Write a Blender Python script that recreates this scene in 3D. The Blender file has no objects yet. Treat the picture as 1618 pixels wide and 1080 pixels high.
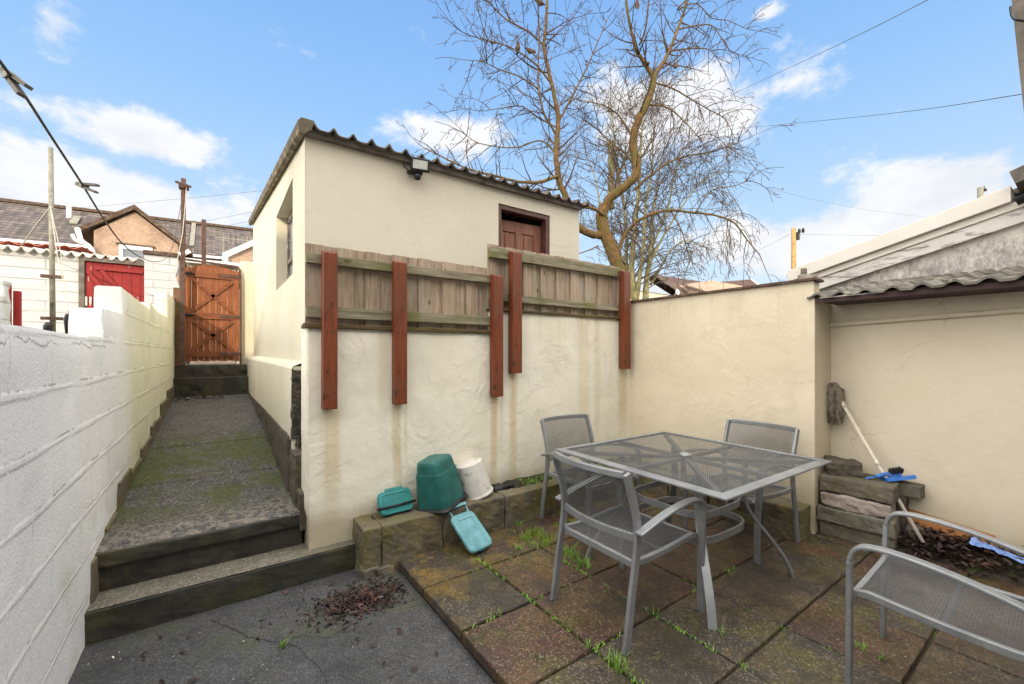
import bpy, bmesh, math, random
from mathutils import Vector, Matrix, Euler
random.seed(7)
R = math.radians
S = bpy.context.scene
COL = S.collection
U = random.uniform

# ---------------------------------------------------------------- measured camera
F_, CX, CY, H = 662.6, 809.0, 558.0, 1.42
TH = math.atan(469/662.6)
sn, cs = math.sin(TH), math.cos(TH)
def ray(px, py):
    a = (px-CX)/F_; b = (CY-py)/F_
    return Vector((sn+a*cs, cs-a*sn, b))
def D(px, py, d): return Vector((0,0,H)) + ray(px,py)*d          # surveyed point at depth d
def onX(px, py, x): r = ray(px,py); return Vector((0,0,H)) + r*(x/r.x)
def onY(px, py, y): r = ray(px,py); return Vector((0,0,H)) + r*(y/r.y)
def onZ(px, py, z): r = ray(px,py); return Vector((0,0,H)) + r*((z-H)/r.z)

# ---------------------------------------------------------------- mesh builder
class MB:
    def __init__(s): s.v=[]; s.f=[]; s.smooth=False
    def add(s, vs, fs):
        o=len(s.v); s.v += [tuple(v) for v in vs]; s.f += [tuple(i+o for i in f) for f in fs]; return s
    def box(s, x0,x1,y0,y1,z0,z1, M=None):
        vs=[Vector((x,y,z)) for x in (x0,x1) for y in (y0,y1) for z in (z0,z1)]
        if M is not None: vs=[M@v for v in vs]
        return s.add(vs,[(0,1,3,2),(4,6,7,5),(0,4,5,1),(2,3,7,6),(0,2,6,4),(1,5,7,3)])
    def prism(s, pts, axis, a, b):
        # pts in the two other axes, extruded along axis from a to b
        def mk(p,t):
            if axis=='x': return (t,p[0],p[1])
            if axis=='y': return (p[0],t,p[1])
            return (p[0],p[1],t)
        n=len(pts); vs=[mk(p,a) for p in pts]+[mk(p,b) for p in pts]
        fs=[tuple(range(n)), tuple(range(2*n-1,n-1,-1))]+[(i,(i+1)%n,n+(i+1)%n,n+i) for i in range(n)]
        return s.add(vs,fs)
    def tube(s, pts, rad, n=8, cap=True):
        pts=[Vector(p) for p in pts]
        if not hasattr(rad,'__len__'): rad=[rad]*len(pts)
        vs=[];fs=[]; up=None
        for i,p in enumerate(pts):
            t=(pts[min(i+1,len(pts)-1)]-pts[max(i-1,0)])
            if t.length<1e-9: t=Vector((0,0,1))
            t.normalize()
            if up is None: up = t.orthogonal().normalized()
            up=(up-t*up.dot(t))
            if up.length<1e-6: up=t.orthogonal()
            up.normalize(); w=t.cross(up)
            for k in range(n):
                a=2*math.pi*k/n
                vs.append(p+(up*math.cos(a)+w*math.sin(a))*rad[i])
        for i in range(len(pts)-1):
            for k in range(n):
                k2=(k+1)%n
                fs.append((i*n+k,i*n+k2,(i+1)*n+k2,(i+1)*n+k))
        if cap: fs.append(tuple(range(n-1,-1,-1))); fs.append(tuple((len(pts)-1)*n+k for k in range(n)))
        return s.add(vs,fs)
    def bar(s, pts, w, t, side, closed=False):
        # flat bar of width w along 'side', thickness t, along pts
        pts=[Vector(p) for p in pts]; side=Vector(side).normalized(); vs=[];fs=[]; n=len(pts)
        for i,p in enumerate(pts):
            if closed: tg=(pts[(i+1)%n]-pts[i-1])
            else: tg=(pts[min(i+1,n-1)]-pts[max(i-1,0)])
            tg.normalize(); nn=tg.cross(side)
            nn.normalize()
            sd=side
            for a,b in ((-.5,-.5),(.5,-.5),(.5,.5),(-.5,.5)): vs.append(p+sd*w*a+nn*t*b)
        m=n if closed else n-1
        for i in range(m):
            j=(i+1)%n
            for k in range(4): fs.append((i*4+k,i*4+(k+1)%4,j*4+(k+1)%4,j*4+k))
        if not closed: fs += [(3,2,1,0),tuple((n-1)*4+k for k in range(4))]
        return s.add(vs,fs)
    def quad(s,a,b,c,d): return s.add([a,b,c,d],[(0,1,2,3)])
    def lathe(s, prof, n=24, M=None):
        vs=[];fs=[]
        for r,z in prof:
            for k in range(n):
                a=2*math.pi*k/n; v=Vector((r*math.cos(a),r*math.sin(a),z)); vs.append(M@v if M else v)
        for i in range(len(prof)-1):
            for k in range(n):
                k2=(k+1)%n; fs.append((i*n+k,i*n+k2,(i+1)*n+k2,(i+1)*n+k))
        return s.add(vs,fs)
    def xf(s,M): s.v=[tuple(M@Vector(v)) for v in s.v]; return s
    def build(s, name, mat, parent=None, smooth=None, bevel=0, loc=None):
        me=bpy.data.meshes.new(name); me.from_pydata(s.v,[],s.f); me.update()
        bm=bmesh.new(); bm.from_mesh(me); bmesh.ops.recalc_face_normals(bm,faces=bm.faces); bm.to_mesh(me); bm.free()
        o=bpy.data.objects.new(name,me); COL.objects.link(o)
        if mat: me.materials.append(mat)
        if parent: o.parent=parent
        if smooth:
            for p in me.polygons: p.use_smooth=True
        if bevel:
            b=o.modifiers.new('bevel','BEVEL'); b.width=bevel; b.segments=2; b.limit_method='ANGLE'; b.angle_limit=R(35)
        if loc is not None: o.location=loc
        return o

def tag(o, label=None, cat=None, group=None, kind=None):
    if label: o['label']=label
    if cat: o['category']=cat
    if group: o['group']=group
    if kind: o['kind']=kind
    return o
def empty(name, loc=(0,0,0), rz=0):
    o=bpy.data.objects.new(name,None); COL.objects.link(o); o.location=loc; o.rotation_euler=(0,0,rz); o.empty_display_size=.1
    return o
def copy_tree(o, parent=None):
    c=o.copy(); COL.objects.link(c)
    if parent: c.parent=parent
    for ch in [x for x in o.children]: copy_tree(ch,c)
    return c

# displaced rough block (hand made stone / concrete lump), dense enough to read as irregular
def rough_box(x0,x1,y0,y1,z0,z1, seg=.05, amp=.006, seed=0, rnd=.012):
    bm=bmesh.new()
    bmesh.ops.create_cube(bm,size=1)
    for v in bm.verts:
        v.co=Vector((x0+(v.co.x+.5)*(x1-x0), y0+(v.co.y+.5)*(y1-y0), z0+(v.co.z+.5)*(z1-z0)))
    bmesh.ops.bevel(bm,geom=bm.edges[:],offset=rnd,segments=2,affect='EDGES',profile=.6)
    for _ in range(4):
        es=[e for e in bm.edges if e.calc_length()>seg]
        if not es: break
        bmesh.ops.subdivide_edges(bm,edges=es,cuts=1,use_grid_fill=True)
    bmesh.ops.triangulate(bm,faces=[f for f in bm.faces if len(f.verts)>4])
    from mathutils import noise
    bm.normal_update()
    off=Vector((seed*3.1,seed*1.7,0))
    for v in bm.verts:
        d=noise.noise(v.co*9+off)*amp*1.2+noise.noise(v.co*28+off)*amp*.8
        v.co+=v.normal*d
    m=MB(); m.v=[tuple(v.co) for v in bm.verts]; bm.verts.index_update(); m.f=[tuple(v.index for v in f.verts) for f in bm.faces]
    bm.free(); return m

# ---------------------------------------------------------------- materials
class G:
    def __init__(s,name):
        s.m=bpy.data.materials.new(name); s.m.use_nodes=True; s.t=s.m.node_tree; s.t.nodes.clear()
        s.out=s.n('ShaderNodeOutputMaterial'); s.p=s.n('ShaderNodeBsdfPrincipled'); s.l(s.p.outputs[0],s.out.inputs[0])
        tc=s.n('ShaderNodeTexCoord'); s.obj=tc.outputs['Object']
    def n(s,k,**kw):
        x=s.t.nodes.new(k)
        for a,b in kw.items(): setattr(x,a,b)
        return x
    def l(s,a,b): s.t.links.new(a,b)
    def put(s,inp,v):
        if hasattr(v,'is_linked') or isinstance(v,bpy.types.NodeSocket): s.l(v,inp)
        else:
            if isinstance(v,(tuple,list)) and len(v)==3 and inp.type=='RGBA': v=(*v,1)
            inp.default_value=v
    def map(s,scale=(1,1,1),loc=(0,0,0),rot=(0,0,0),vec=None):
        x=s.n('ShaderNodeMapping'); s.l(vec or s.obj,x.inputs[0]); x.inputs['Scale'].default_value=scale; x.inputs['Location'].default_value=loc; x.inputs['Rotation'].default_value=rot
        return x.outputs[0]
    def noise(s,sc,detail=4,rough=.55,vec=None,dist=0):
        x=s.n('ShaderNodeTexNoise'); x.inputs['Scale'].default_value=sc; x.inputs['Detail'].default_value=detail; x.inputs['Roughness'].default_value=rough; x.inputs['Distortion'].default_value=dist
        s.l(vec or s.obj,x.inputs['Vector']); return x.outputs['Fac']
    def vor(s,sc,feature='F1',vec=None,out='Distance',rnd=1):
        x=s.n('ShaderNodeTexVoronoi',feature=feature); x.inputs['Scale'].default_value=sc; x.inputs['Randomness'].default_value=rnd
        s.l(vec or s.obj,x.inputs['Vector']); return x.outputs[out]
    def ramp(s,f,*st):
        x=s.n('ShaderNodeValToRGB'); s.put(x.inputs[0],f); e=x.color_ramp.elements
        while len(e)<len(st): e.new(.5)
        for i,(p,c) in enumerate(st):
            e[i].position=p
            if not isinstance(c,(tuple,list)): c=(c,c,c)
            e[i].color=(*c,1)
        return x.outputs[0]
    def step(s,f,a,b):    # smooth 0..1
        x=s.n('ShaderNodeMapRange',interpolation_type='SMOOTHSTEP'); s.put(x.inputs[0],f); x.inputs[1].default_value=a; x.inputs[2].default_value=b; return x.outputs[0]
    def mix(s,f,a,b,mode='MIX'):
        x=s.n('ShaderNodeMix',data_type='RGBA',blend_type=mode); s.put(x.inputs[0],f); s.put(x.inputs[6],a); s.put(x.inputs[7],b); return x.outputs[2]
    def ma(s,op,a,b=0,c=0):
        x=s.n('ShaderNodeMath',operation=op); s.put(x.inputs[0],a); s.put(x.inputs[1],b); s.put(x.inputs[2],c); return x.outputs[0]
    def xyz(s,vec=None):
        x=s.n('ShaderNodeSeparateXYZ'); s.l(vec or s.obj,x.inputs[0]); return x.outputs
    def comb(s,x_,y_,z_):
        x=s.n('ShaderNodeCombineXYZ'); s.put(x.inputs[0],x_); s.put(x.inputs[1],y_); s.put(x.inputs[2],z_); return x.outputs[0]
    def rnd(s): return s.n('ShaderNodeNewGeometry').outputs['Random Per Island']
    def bump(s,h,st=.3,d=.01,nrm=None):
        x=s.n('ShaderNodeBump'); x.inputs['Strength'].default_value=st; x.inputs['Distance'].default_value=d; s.put(x.inputs['Height'],h)
        if nrm: s.l(nrm,x.inputs['Normal'])
        return x.outputs[0]
    def fin(s,col=None,rough=None,nrm=None,metal=None,spec=None):
        if col is not None: s.put(s.p.inputs['Base Color'],col)
        if rough is not None: s.put(s.p.inputs['Roughness'],rough)
        if metal is not None: s.put(s.p.inputs['Metallic'],metal)
        if spec is not None: s.p.inputs['Specular IOR Level'].default_value=spec
        if nrm is not None: s.l(nrm,s.p.inputs['Normal'])
        return s.m

def simple(name,c1,c2,sc=6,rough=.7,bst=.2,bsc=60,bd=.004,metal=0,c3=None,sc3=25,spec=.4):
    g=G(name); f=g.ramp(g.noise(sc,5),(.35,c1),(.65,c2))
    if c3: f=g.mix(g.step(g.noise(sc3,3),.55,.68),f,c3)
    nr=g.bump(g.noise(bsc,3),bst,bd) if bst else None
    return g.fin(f,rough,nr,metal,spec)

def render_wall(name, base, tint, stains=(), cracks=0, damp=None, rough_bump=.5, dirt=(.30,.24,.13), trowel=True, moss_z=None, specks=True, topstreak=None):
    # painted cement render: trowel ridges, hairline dirt, run-off stains
    g=G(name); X,Y,Z=g.xyz()
    c=g.ramp(g.noise(1.3,5,.6),(.3,base),(.7,tint))
    c=g.mix(g.ma('MULTIPLY',g.step(g.noise(7,6,.65),.5,.75),.25),c,tuple(v*.82 for v in base))
    if stains:
        acc=None
        for (sx,w,zt,zb,am) in stains:
            wob=g.ma('MULTIPLY',g.ma('SUBTRACT',g.noise(2.5,3,vec=g.map((.6,1,.5))),.5),.06)
            dx=g.ma('ABSOLUTE',g.ma('SUBTRACT',g.ma('ADD',X,wob),sx))
            m=g.ma('SUBTRACT',1,g.step(dx,w*.25,w))
            m=g.ma('MULTIPLY',m,g.ma('SUBTRACT',1,g.step(Z,zt-.02,zt+.03)))
            m=g.ma('MULTIPLY',m,g.step(Z,zb-.15,zb+.45))
            m=g.ma('MULTIPLY',m,am*.68)
            acc=m if acc is None else g.ma('MAXIMUM',acc,m)
        vst=g.noise(26,4,.6,vec=g.map((1,1,.04)))
        acc=g.ma('MULTIPLY',acc,g.ma('ADD',.45,g.ma('MULTIPLY',vst,1.1)))
        c=g.mix(acc,c,(.50,.38,.18))
    if cracks:
        wv=g.n('ShaderNodeVectorMath',operation='ADD'); g.l(g.obj,wv.inputs[0]); g.l(g.comb(g.ma('MULTIPLY',g.noise(6,4),.22),g.ma('MULTIPLY',g.noise(5,4),.22),g.ma('MULTIPLY',g.noise(7,4),.22)),wv.inputs[1])
        ln=g.ma('SUBTRACT',1,g.step(g.vor(.9,'DISTANCE_TO_EDGE',vec=wv.outputs[0]),.0,.006)); ln=g.ma('MULTIPLY',ln,g.step(g.noise(1.4,3),.5,.56))
        c=g.mix(g.ma('MULTIPLY',ln,cracks),c,(.20,.17,.11))
        bl_=g.step(g.noise(1.1,7,.7,vec=g.map((1,1,1),(3,7,1))),.5,.64); c=g.mix(g.ma('MULTIPLY',bl_,.22),c,tuple(v*.72 for v in base))
    if topstreak:   # faint runs below a coping
        z0,z1,am=topstreak
        v=g.step(g.noise(9,5,.7,vec=g.map((1,1,.03))),.5,.72)
        c=g.mix(g.ma('MULTIPLY',g.ma('MULTIPLY',v,g.step(Z,z0,z1)),am),c,(.40,.31,.16))
    if damp:        # dirty splash band near the ground
        z0,z1,am=damp
        v=g.ma('SUBTRACT',1,g.step(g.ma('ADD',Z,g.ma('MULTIPLY',g.ma('SUBTRACT',g.noise(5,5),.5),.25)),z0,z1))
        c=g.mix(g.ma('MULTIPLY',v,am),c,dirt)
    if specks:
        sp=g.ma('SUBTRACT',1,g.step(g.vor(13,vec=g.map((1,1,1))),.03,.055)); sp=g.ma('MULTIPLY',sp,g.step(g.noise(3),.52,.6))
        c=g.mix(g.ma('MULTIPLY',sp,.55),c,(.16,.13,.09))
    h=g.noise(55,3)
    nr=g.bump(h,rough_bump*.35,.004)
    if trowel:
        r=g.noise(3.2,6,.62,dist=1.3)
        ridge=g.ma('SUBTRACT',1,g.ma('MULTIPLY',g.ma('ABSOLUTE',g.ma('SUBTRACT',r,.5)),9)); ridge=g.ma('MAXIMUM',ridge,0)
        ridge=g.ma('MULTIPLY',ridge,g.step(g.noise(1.9,2),.45,.6))
        nr=g.bump(ridge,rough_bump*.5,.006,nr)
        nr=g.bump(g.noise(4,4),rough_bump*.55,.03,nr)
    return g.fin(c,.85,nr,0,.25)

def plank(name,c1,c2,c3=None,axis='z',rough=.75,sc=1,green=None,knots=True,gloss=.3):
    g=G(name)
    st={'z':(14,14,.9),'x':(.9,14,14),'y':(14,.9,14)}[axis]; st=tuple(a*sc for a in st)
    rv=g.rnd(); v=g.n('ShaderNodeVectorMath',operation='ADD'); g.l(g.obj,v.inputs[0]); g.l(g.comb(g.ma('MULTIPLY',rv,37),g.ma('MULTIPLY',rv,11),g.ma('MULTIPLY',rv,23)),v.inputs[1]); vv=v.outputs[0]
    gr=g.noise(3,6,.65,vec=g.map(st,vec=vv),dist=.4)
    c=g.ramp(gr,(.32,c1),(.68,c2))
    c=g.mix(g.ma('MULTIPLY',g.ma('SUBTRACT',rv,.5),.5),c,c2,'ADD')
    c=g.mix(g.ma('MULTIPLY',rv,.35),c,c1)
    if c3: c=g.mix(g.step(g.noise(2.6,5,vec=vv),.5,.68),c,c3)
    if knots:
        kn={'z':(1,1,.45),'x':(.45,1,1),'y':(1,.45,1)}[axis]
        k=g.ma('SUBTRACT',1,g.step(g.vor(7.5,vec=g.map(kn,vec=vv)),.06,.12)); c=g.mix(g.ma('MULTIPLY',k,.75),c,tuple(x*.25 for x in c1))
    if green: c=g.mix(g.ma('MULTIPLY',g.step(g.noise(5,5,vec=g.map((1,1,1))),.48,.66),green[0]),c,green[1])
    return g.fin(c,rough,g.bump(gr,.35,.004),0,gloss)

M={}
M['front']=render_wall('cream_render_shed',(.58,.525,.42),(.635,.58,.475),rough_bump=.4,trowel=True)
M['side']=render_wall('cream_render_side',(.60,.555,.42),(.65,.61,.49),rough_bump=.3,trowel=False,topstreak=(2.2,3.6,.18))
M['retain']=render_wall('cream_render_garden',(.70,.655,.53),(.765,.725,.61),
   stains=((.66,.085,1.03,.25,.75),(.60,.03,1.02,.5,.4),(1.13,.05,1.05,.25,.9),(1.20,.02,1.05,.45,.5),(2.0,.055,1.05,.15,.9),(2.08,.03,1.05,.5,.5),(2.21,.06,1.25,.15,.8),(1.02,.05,1.6,.9,.4),(3.1,.12,1.8,.5,.45),(3.3,.07,1.8,.4,.45),(3.72,.12,1.5,.4,.7),(2.7,.2,1.78,1.1,.22),(1.6,.2,1.6,1.1,.22)),
   cracks=.15,damp=(.22,.42,.65),rough_bump=.95,topstreak=(1.2,1.75,.22))
M['right']=render_wall('tan_render_wall',(.61,.53,.385),(.685,.605,.455),rough_bump=.65,cracks=.16,topstreak=(1.3,1.95,.25),damp=(.12,.45,.65),trowel=True)
M['recess']=render_wall('tan_render_recess',(.65,.57,.43),(.72,.64,.50),rough_bump=.5,cracks=.28,damp=(.0,.5,.6),trowel=True)

def blockwall():
    g=G('painted_block_wall'); X,Y,Z=g.xyz()
    wz=g.ma('ADD',g.ma('MULTIPLY',g.ma('SUBTRACT',g.noise(1.2,2),.5),.022),g.ma('MULTIPLY',g.ma('SUBTRACT',g.noise(14,4),.5),.012))
    v=g.comb(g.ma('ADD',Y,wz),g.ma('ADD',g.ma('ADD',Z,.075),wz),0)
    b=g.n('ShaderNodeTexBrick'); g.l(v,b.inputs['Vector']); b.inputs['Scale'].default_value=1
    b.inputs['Brick Width'].default_value=.45; b.inputs['Row Height'].default_value=.225; b.inputs['Mortar Size'].default_value=.011; b.inputs['Mortar Smooth'].default_value=.6; b.offset=.5
    b.inputs['Color1'].default_value=(1,1,1,1); b.inputs['Color2'].default_value=(.9,.9,.9,1); b.inputs['Mortar'].default_value=(0,0,0,1)
    rowf=g.ma('ABSOLUTE',g.ma('SUBTRACT',g.ma('FRACT',g.ma('ADD',g.ma('DIVIDE',g.ma('ADD',g.ma('ADD',Z,.075),wz),.225),.5)),.5))
    horiz=g.ma('SUBTRACT',1,g.step(rowf,.02,.10))
    joint_shadow=g.ma('MULTIPLY',g.step(g.ma('FRACT',g.ma('ADD',g.ma('DIVIDE',g.ma('ADD',g.ma('ADD',Z,.075),wz),.225),.5)),.54,.575),g.ma('SUBTRACT',1,g.step(g.ma('FRACT',g.ma('ADD',g.ma('DIVIDE',g.ma('ADD',g.ma('ADD',Z,.075),wz),.225),.5)),.58,.61)))
    vmask=g.step(g.noise(1.1,3),.42,.52)
    mort=g.ma('MAXIMUM',g.ma('MULTIPLY',horiz,g.ma('ADD',.10,g.ma('MULTIPLY',g.step(g.noise(1.7,5),.42,.62),.9))),g.ma('MULTIPLY',b.outputs['Fac'],g.ma('MULTIPLY',vmask,.8)))
    far=g.step(g.ma('ADD',Y,g.ma('MULTIPLY',g.ma('SUBTRACT',g.noise(2.5,4),.5),.8)),3.9,4.7)
    c=g.mix(far,g.ramp(g.noise(2,5),(.3,(.72,.725,.72)),(.7,(.80,.80,.79))),g.ramp(g.noise(2,5),(.3,(.68,.67,.50)),(.7,(.76,.75,.60))))
    pit=g.step(g.noise(60,4,.7),.56,.68); nearm=g.ma('SUBTRACT',1,g.ma('MULTIPLY',far,.8))
    c=g.mix(g.ma('MULTIPLY',g.ma('MULTIPLY',pit,nearm),.30),c,(.36,.36,.35))
    c=g.mix(g.ma('MULTIPLY',g.step(g.noise(3.3,7,.7),.52,.68),.22),c,(.50,.53,.52))
    crk_shadow_mask=g.step(g.noise(5,7,.75),.47,.60)
    c=g.mix(g.ma('MULTIPLY',g.ma('MULTIPLY',joint_shadow,crk_shadow_mask),.75),c,(.17,.17,.16))  # painted shadow line above each mortar joint, broken up by noise
    c=g.mix(g.ma('MULTIPLY',g.ma('MULTIPLY',mort,crk_shadow_mask),.16),c,(.30,.30,.27))
    # ragged crack under the coping of the near part
    zl=g.ma('ADD',Z,g.ma('MULTIPLY',g.ma('SUBTRACT',g.noise(4,8,.8,vec=g.map((0,1,.0))),.5),.20))
    line=g.ma('SUBTRACT',1,g.step(g.ma('ABSOLUTE',g.ma('SUBTRACT',zl,1.462)),.0,.006)); line=g.ma('MULTIPLY',line,g.step(g.noise(1.8,3),.42,.5)); line=g.ma('MULTIPLY',line,g.ma('SUBTRACT',1,g.step(Y,3.2,3.9)))
    c=g.mix(g.ma('MULTIPLY',line,.85),c,(.09,.09,.09))
    # green grime low down
    lo=g.ma('SUBTRACT',Z,g.ma('MULTIPLY',Y,.09))
    mo=g.ma('MULTIPLY',g.ma('SUBTRACT',1,g.step(lo,.05,.5)),g.step(g.noise(4,5),.45,.7))
    c=g.mix(g.ma('MULTIPLY',mo,.35),c,(.36,.36,.2))
    h=g.ma('MULTIPLY',mort,1.0)
    nr=g.bump(h,.42,.009)
    nr=g.bump(g.ma('MULTIPLY',g.noise(80,4,.6),nearm),.55,.006,nr)
    nr=g.bump(g.noise(5,3),.35,.015,nr)
    return g.fin(c,.85,nr,0,.25)
M['left']=blockwall()
def whiteblock(name,row=.21,w=.44,col=((.47,.47,.47),(.57,.57,.57))):
    g=G(name); X,Y,Z=g.xyz()
    b=g.n('ShaderNodeTexBrick'); g.l(g.comb(X,Z,0),b.inputs['Vector']); b.inputs['Scale'].default_value=1
    b.inputs['Brick Width'].default_value=w; b.inputs['Row Height'].default_value=row; b.inputs['Mortar Size'].default_value=.012; b.inputs['Mortar Smooth'].default_value=.4
    b.inputs['Color1'].default_value=(1,1,1,1); b.inputs['Color2'].default_value=(1,1,1,1); b.inputs['Mortar'].default_value=(0,0,0,1)
    c=g.ramp(g.noise(3,4),(.3,col[0]),(.7,col[1]))
    c=g.mix(g.ma('MULTIPLY',b.outputs['Fac'],g.ma('MULTIPLY',g.step(g.noise(3),.38,.55),.6)),c,(.25,.245,.23))
    return g.fin(c,.8,g.bump(g.ma('ADD',g.ma('MULTIPLY',b.outputs['Fac'],-1),g.ma('MULTIPLY',g.noise(20),.3)),.7,.02))
M['white_block']=whiteblock('white_block_paint',row=.2,w=2.6)
def concrete(name,c1,c2,moss=.0,agg=0,ag=.45,wet=False,mosscol=(.07,.085,.015),seed=0,bst=.5,msc=2.2,yell=0):
    g=G(name); v=g.map((1,1,1),(seed,seed*.7,0))
    c=g.ramp(g.noise(6,8,.7,vec=v),(.3,c1),(.7,c2))
    nr=None
    if agg:   # exposed aggregate speckle
        cell=g.n('ShaderNodeTexVoronoi'); cell.inputs['Scale'].default_value=agg; g.l(v,cell.inputs['Vector'])
        sep=g.n('ShaderNodeSeparateColor'); g.l(cell.outputs['Color'],sep.inputs[0])
        c=g.mix(g.ma('MULTIPLY',g.step(sep.outputs[0],.55,.95),ag),c,tuple(min(1,x*2.3) for x in c2))
        c=g.mix(g.ma('MULTIPLY',g.step(sep.outputs[1],.6,.95),ag),c,tuple(x*.4 for x in c1))
        nr=g.bump(g.ma('MULTIPLY',cell.outputs['Distance'],-1),bst,.006)
    c=g.mix(g.ma('MULTIPLY',g.step(g.noise(1.6,6,.65,vec=v),.5,.7),.5),c,tuple(x*.55 for x in c1))
    if yell: c=g.mix(g.ma('MULTIPLY',g.step(g.noise(5,7,.7,vec=v),.45,.68),yell),c,(.16,.12,.035))
    if moss:
        mm=g.ma('MULTIPLY',g.step(g.noise(msc,7,.72,vec=v),.50,.62),moss)
        c=g.mix(mm,c,mosscol)
    nr=g.bump(g.noise(34,6,.7,vec=v),bst,.008,nr)
    ro=g.ramp(g.noise(3,4,vec=v),(.35,.45 if wet else .75),(.65,.7 if wet else .9))
    return g.fin(c,ro,nr,0,.45)
M['asphalt']=concrete('yard_asphalt',(.026,.027,.030),(.066,.067,.070),moss=.3,agg=150,wet=True,seed=3,msc=1.2)
def path_mat():
    g=G('path_concrete'); X,Y,Z=g.xyz()
    c=g.ramp(g.noise(5,8,.72),(.3,(.036,.035,.033)),(.7,(.095,.092,.086)))
    cell=g.n('ShaderNodeTexVoronoi'); cell.inputs['Scale'].default_value=95; g.l(g.obj,cell.inputs['Vector']); sep=g.n('ShaderNodeSeparateColor'); g.l(cell.outputs['Color'],sep.inputs[0])
    c=g.mix(g.ma('MULTIPLY',g.step(sep.outputs[0],.5,.95),.6),c,(.28,.265,.24))
    c=g.mix(g.ma('MULTIPLY',g.step(sep.outputs[1],.5,.9),.6),c,(.02,.019,.016))
    nearb=g.ma('SUBTRACT',1,g.step(Y,3.2,3.75)); c=g.mix(g.ma('MULTIPLY',nearb,g.ma('MULTIPLY',g.step(g.noise(20,4),.42,.6),.5)),c,(.30,.26,.20))
    # moss bands: centred around two cross joints
    mz=g.ma('MULTIPLY',g.step(Y,3.3,3.9),g.ma('SUBTRACT',1,g.step(Y,5.3,6.2)))
    mz=g.ma('MULTIPLY',mz,g.step(g.noise(3.0,7,.75,vec=g.map((1,.6,1))),.43,.56))
    c=g.mix(g.ma('MULTIPLY',mz,.85),c,g.ramp(g.noise(25,4),(.3,(.030,.038,.006)),(.7,(.085,.10,.015))))
    nr=g.bump(cell.outputs['Distance'],.9,.008); nr=g.bump(g.noise(40,6,.7),.7,.01,nr)
    return g.fin(c,.78,nr,0,.4)
M['path']=path_mat()
M['step']=concrete('dark_step_concrete',(.010,.010,.008),(.055,.050,.038),moss=.5,wet=True,mosscol=(.062,.062,.014),seed=5,bst=.7,msc=3.5)
M['tread']=concrete('step_tread_concrete',(.10,.09,.07),(.17,.155,.12),moss=.45,agg=120,mosscol=(.07,.075,.02),seed=9)
M['kerb']=concrete('mossy_kerb_block',(.055,.048,.034),(.20,.17,.12),moss=.75,wet=False,mosscol=(.10,.095,.016),seed=1,bst=1.0,yell=.6,msc=3)
M['kerb_top']=M['kerb']
M['soil']=simple('dark_soil',(.018,.014,.010),(.045,.035,.022),sc=20,rough=.95,bst=.9,bsc=50,bd=.02,c3=(.05,.075,.015),sc3=7)
M['ground']=simple('rough_ground',(.05,.05,.03),(.09,.09,.04),sc=1,rough=.95,bst=.5,bsc=5,bd=.05)
M['pebble_dark']=concrete('dark_pebbledash',(.02,.017,.013),(.10,.08,.06),agg=75,bst=1.0,seed=4)
def slab_mat():
    g=G('paving_slabs'); rv=g.rnd()
    off=g.n('ShaderNodeVectorMath',operation='ADD'); g.l(g.obj,off.inputs[0]); g.l(g.comb(g.ma('MULTIPLY',rv,31),g.ma('MULTIPLY',rv,57),0),off.inputs[1]); v=off.outputs[0]
    red=g.ramp(g.noise(9,8,.7,vec=v),(.3,(.026,.012,.010)),(.7,(.080,.036,.027)))
    grey=g.ramp(g.noise(9,8,.7,vec=v),(.3,(.020,.018,.016)),(.7,(.058,.049,.040)))
    c=g.mix(g.step(rv,.40,.62),red,grey)
    X,Y,Z=g.xyz()
    ye=g.ma('MULTIPLY',g.step(g.noise(3.2,7,.7),.44,.58),.85); ye=g.ma('MULTIPLY',ye,g.ma('ADD',.30,g.ma('MULTIPLY',g.step(Y,1.9,2.6),.95)))
    ye=g.ma('MINIMUM',ye,1)
    c=g.mix(ye,c,g.ramp(g.noise(18,5,vec=v),(.3,(.085,.052,.008)),(.7,(.22,.14,.022))))
    gm=g.ma('MULTIPLY',g.step(g.noise(2.7,8,.75,vec=g.map((1,1,1),(5,2,0))),.50,.59),.75)
    c=g.mix(gm,c,g.ramp(g.noise(40,5),(.3,(.028,.028,.005)),(.7,(.105,.095,.018))))
    org=g.ma('MULTIPLY',g.step(g.noise(2.1,5,.6,vec=g.map((1,1,1),(1.3,8,0))),.60,.68),.5); c=g.mix(org,c,(.16,.055,.025))
    cell=g.n('ShaderNodeTexVoronoi'); cell.inputs['Scale'].default_value=130; g.l(g.obj,cell.inputs['Vector']); sep=g.n('ShaderNodeSeparateColor'); g.l(cell.outputs['Color'],sep.inputs[0])
    c=g.mix(g.ma('MULTIPLY',g.step(sep.outputs[0],.68,1),.55),c,(.24,.19,.13)); c=g.mix(g.ma('MULTIPLY',g.step(sep.outputs[1],.55,.95),.55),c,(.016,.013,.010))
    dk=g.ma('MULTIPLY',g.step(g.noise(1.8,7,.72,vec=g.map((1,1,1),(9,3,0))),.48,.60),.72); c=g.mix(dk,c,(.028,.023,.017))
    nr=g.bump(g.ma('MULTIPLY',cell.outputs['Distance'],-1),.35,.004); nr=g.bump(g.noise(22,7,.7),.45,.008,nr)
    ro=g.ramp(g.noise(3,5),(.35,.30),(.65,.68))
    return g.fin(c,ro,nr,0,.5)
M['slab']=slab_mat()
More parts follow.
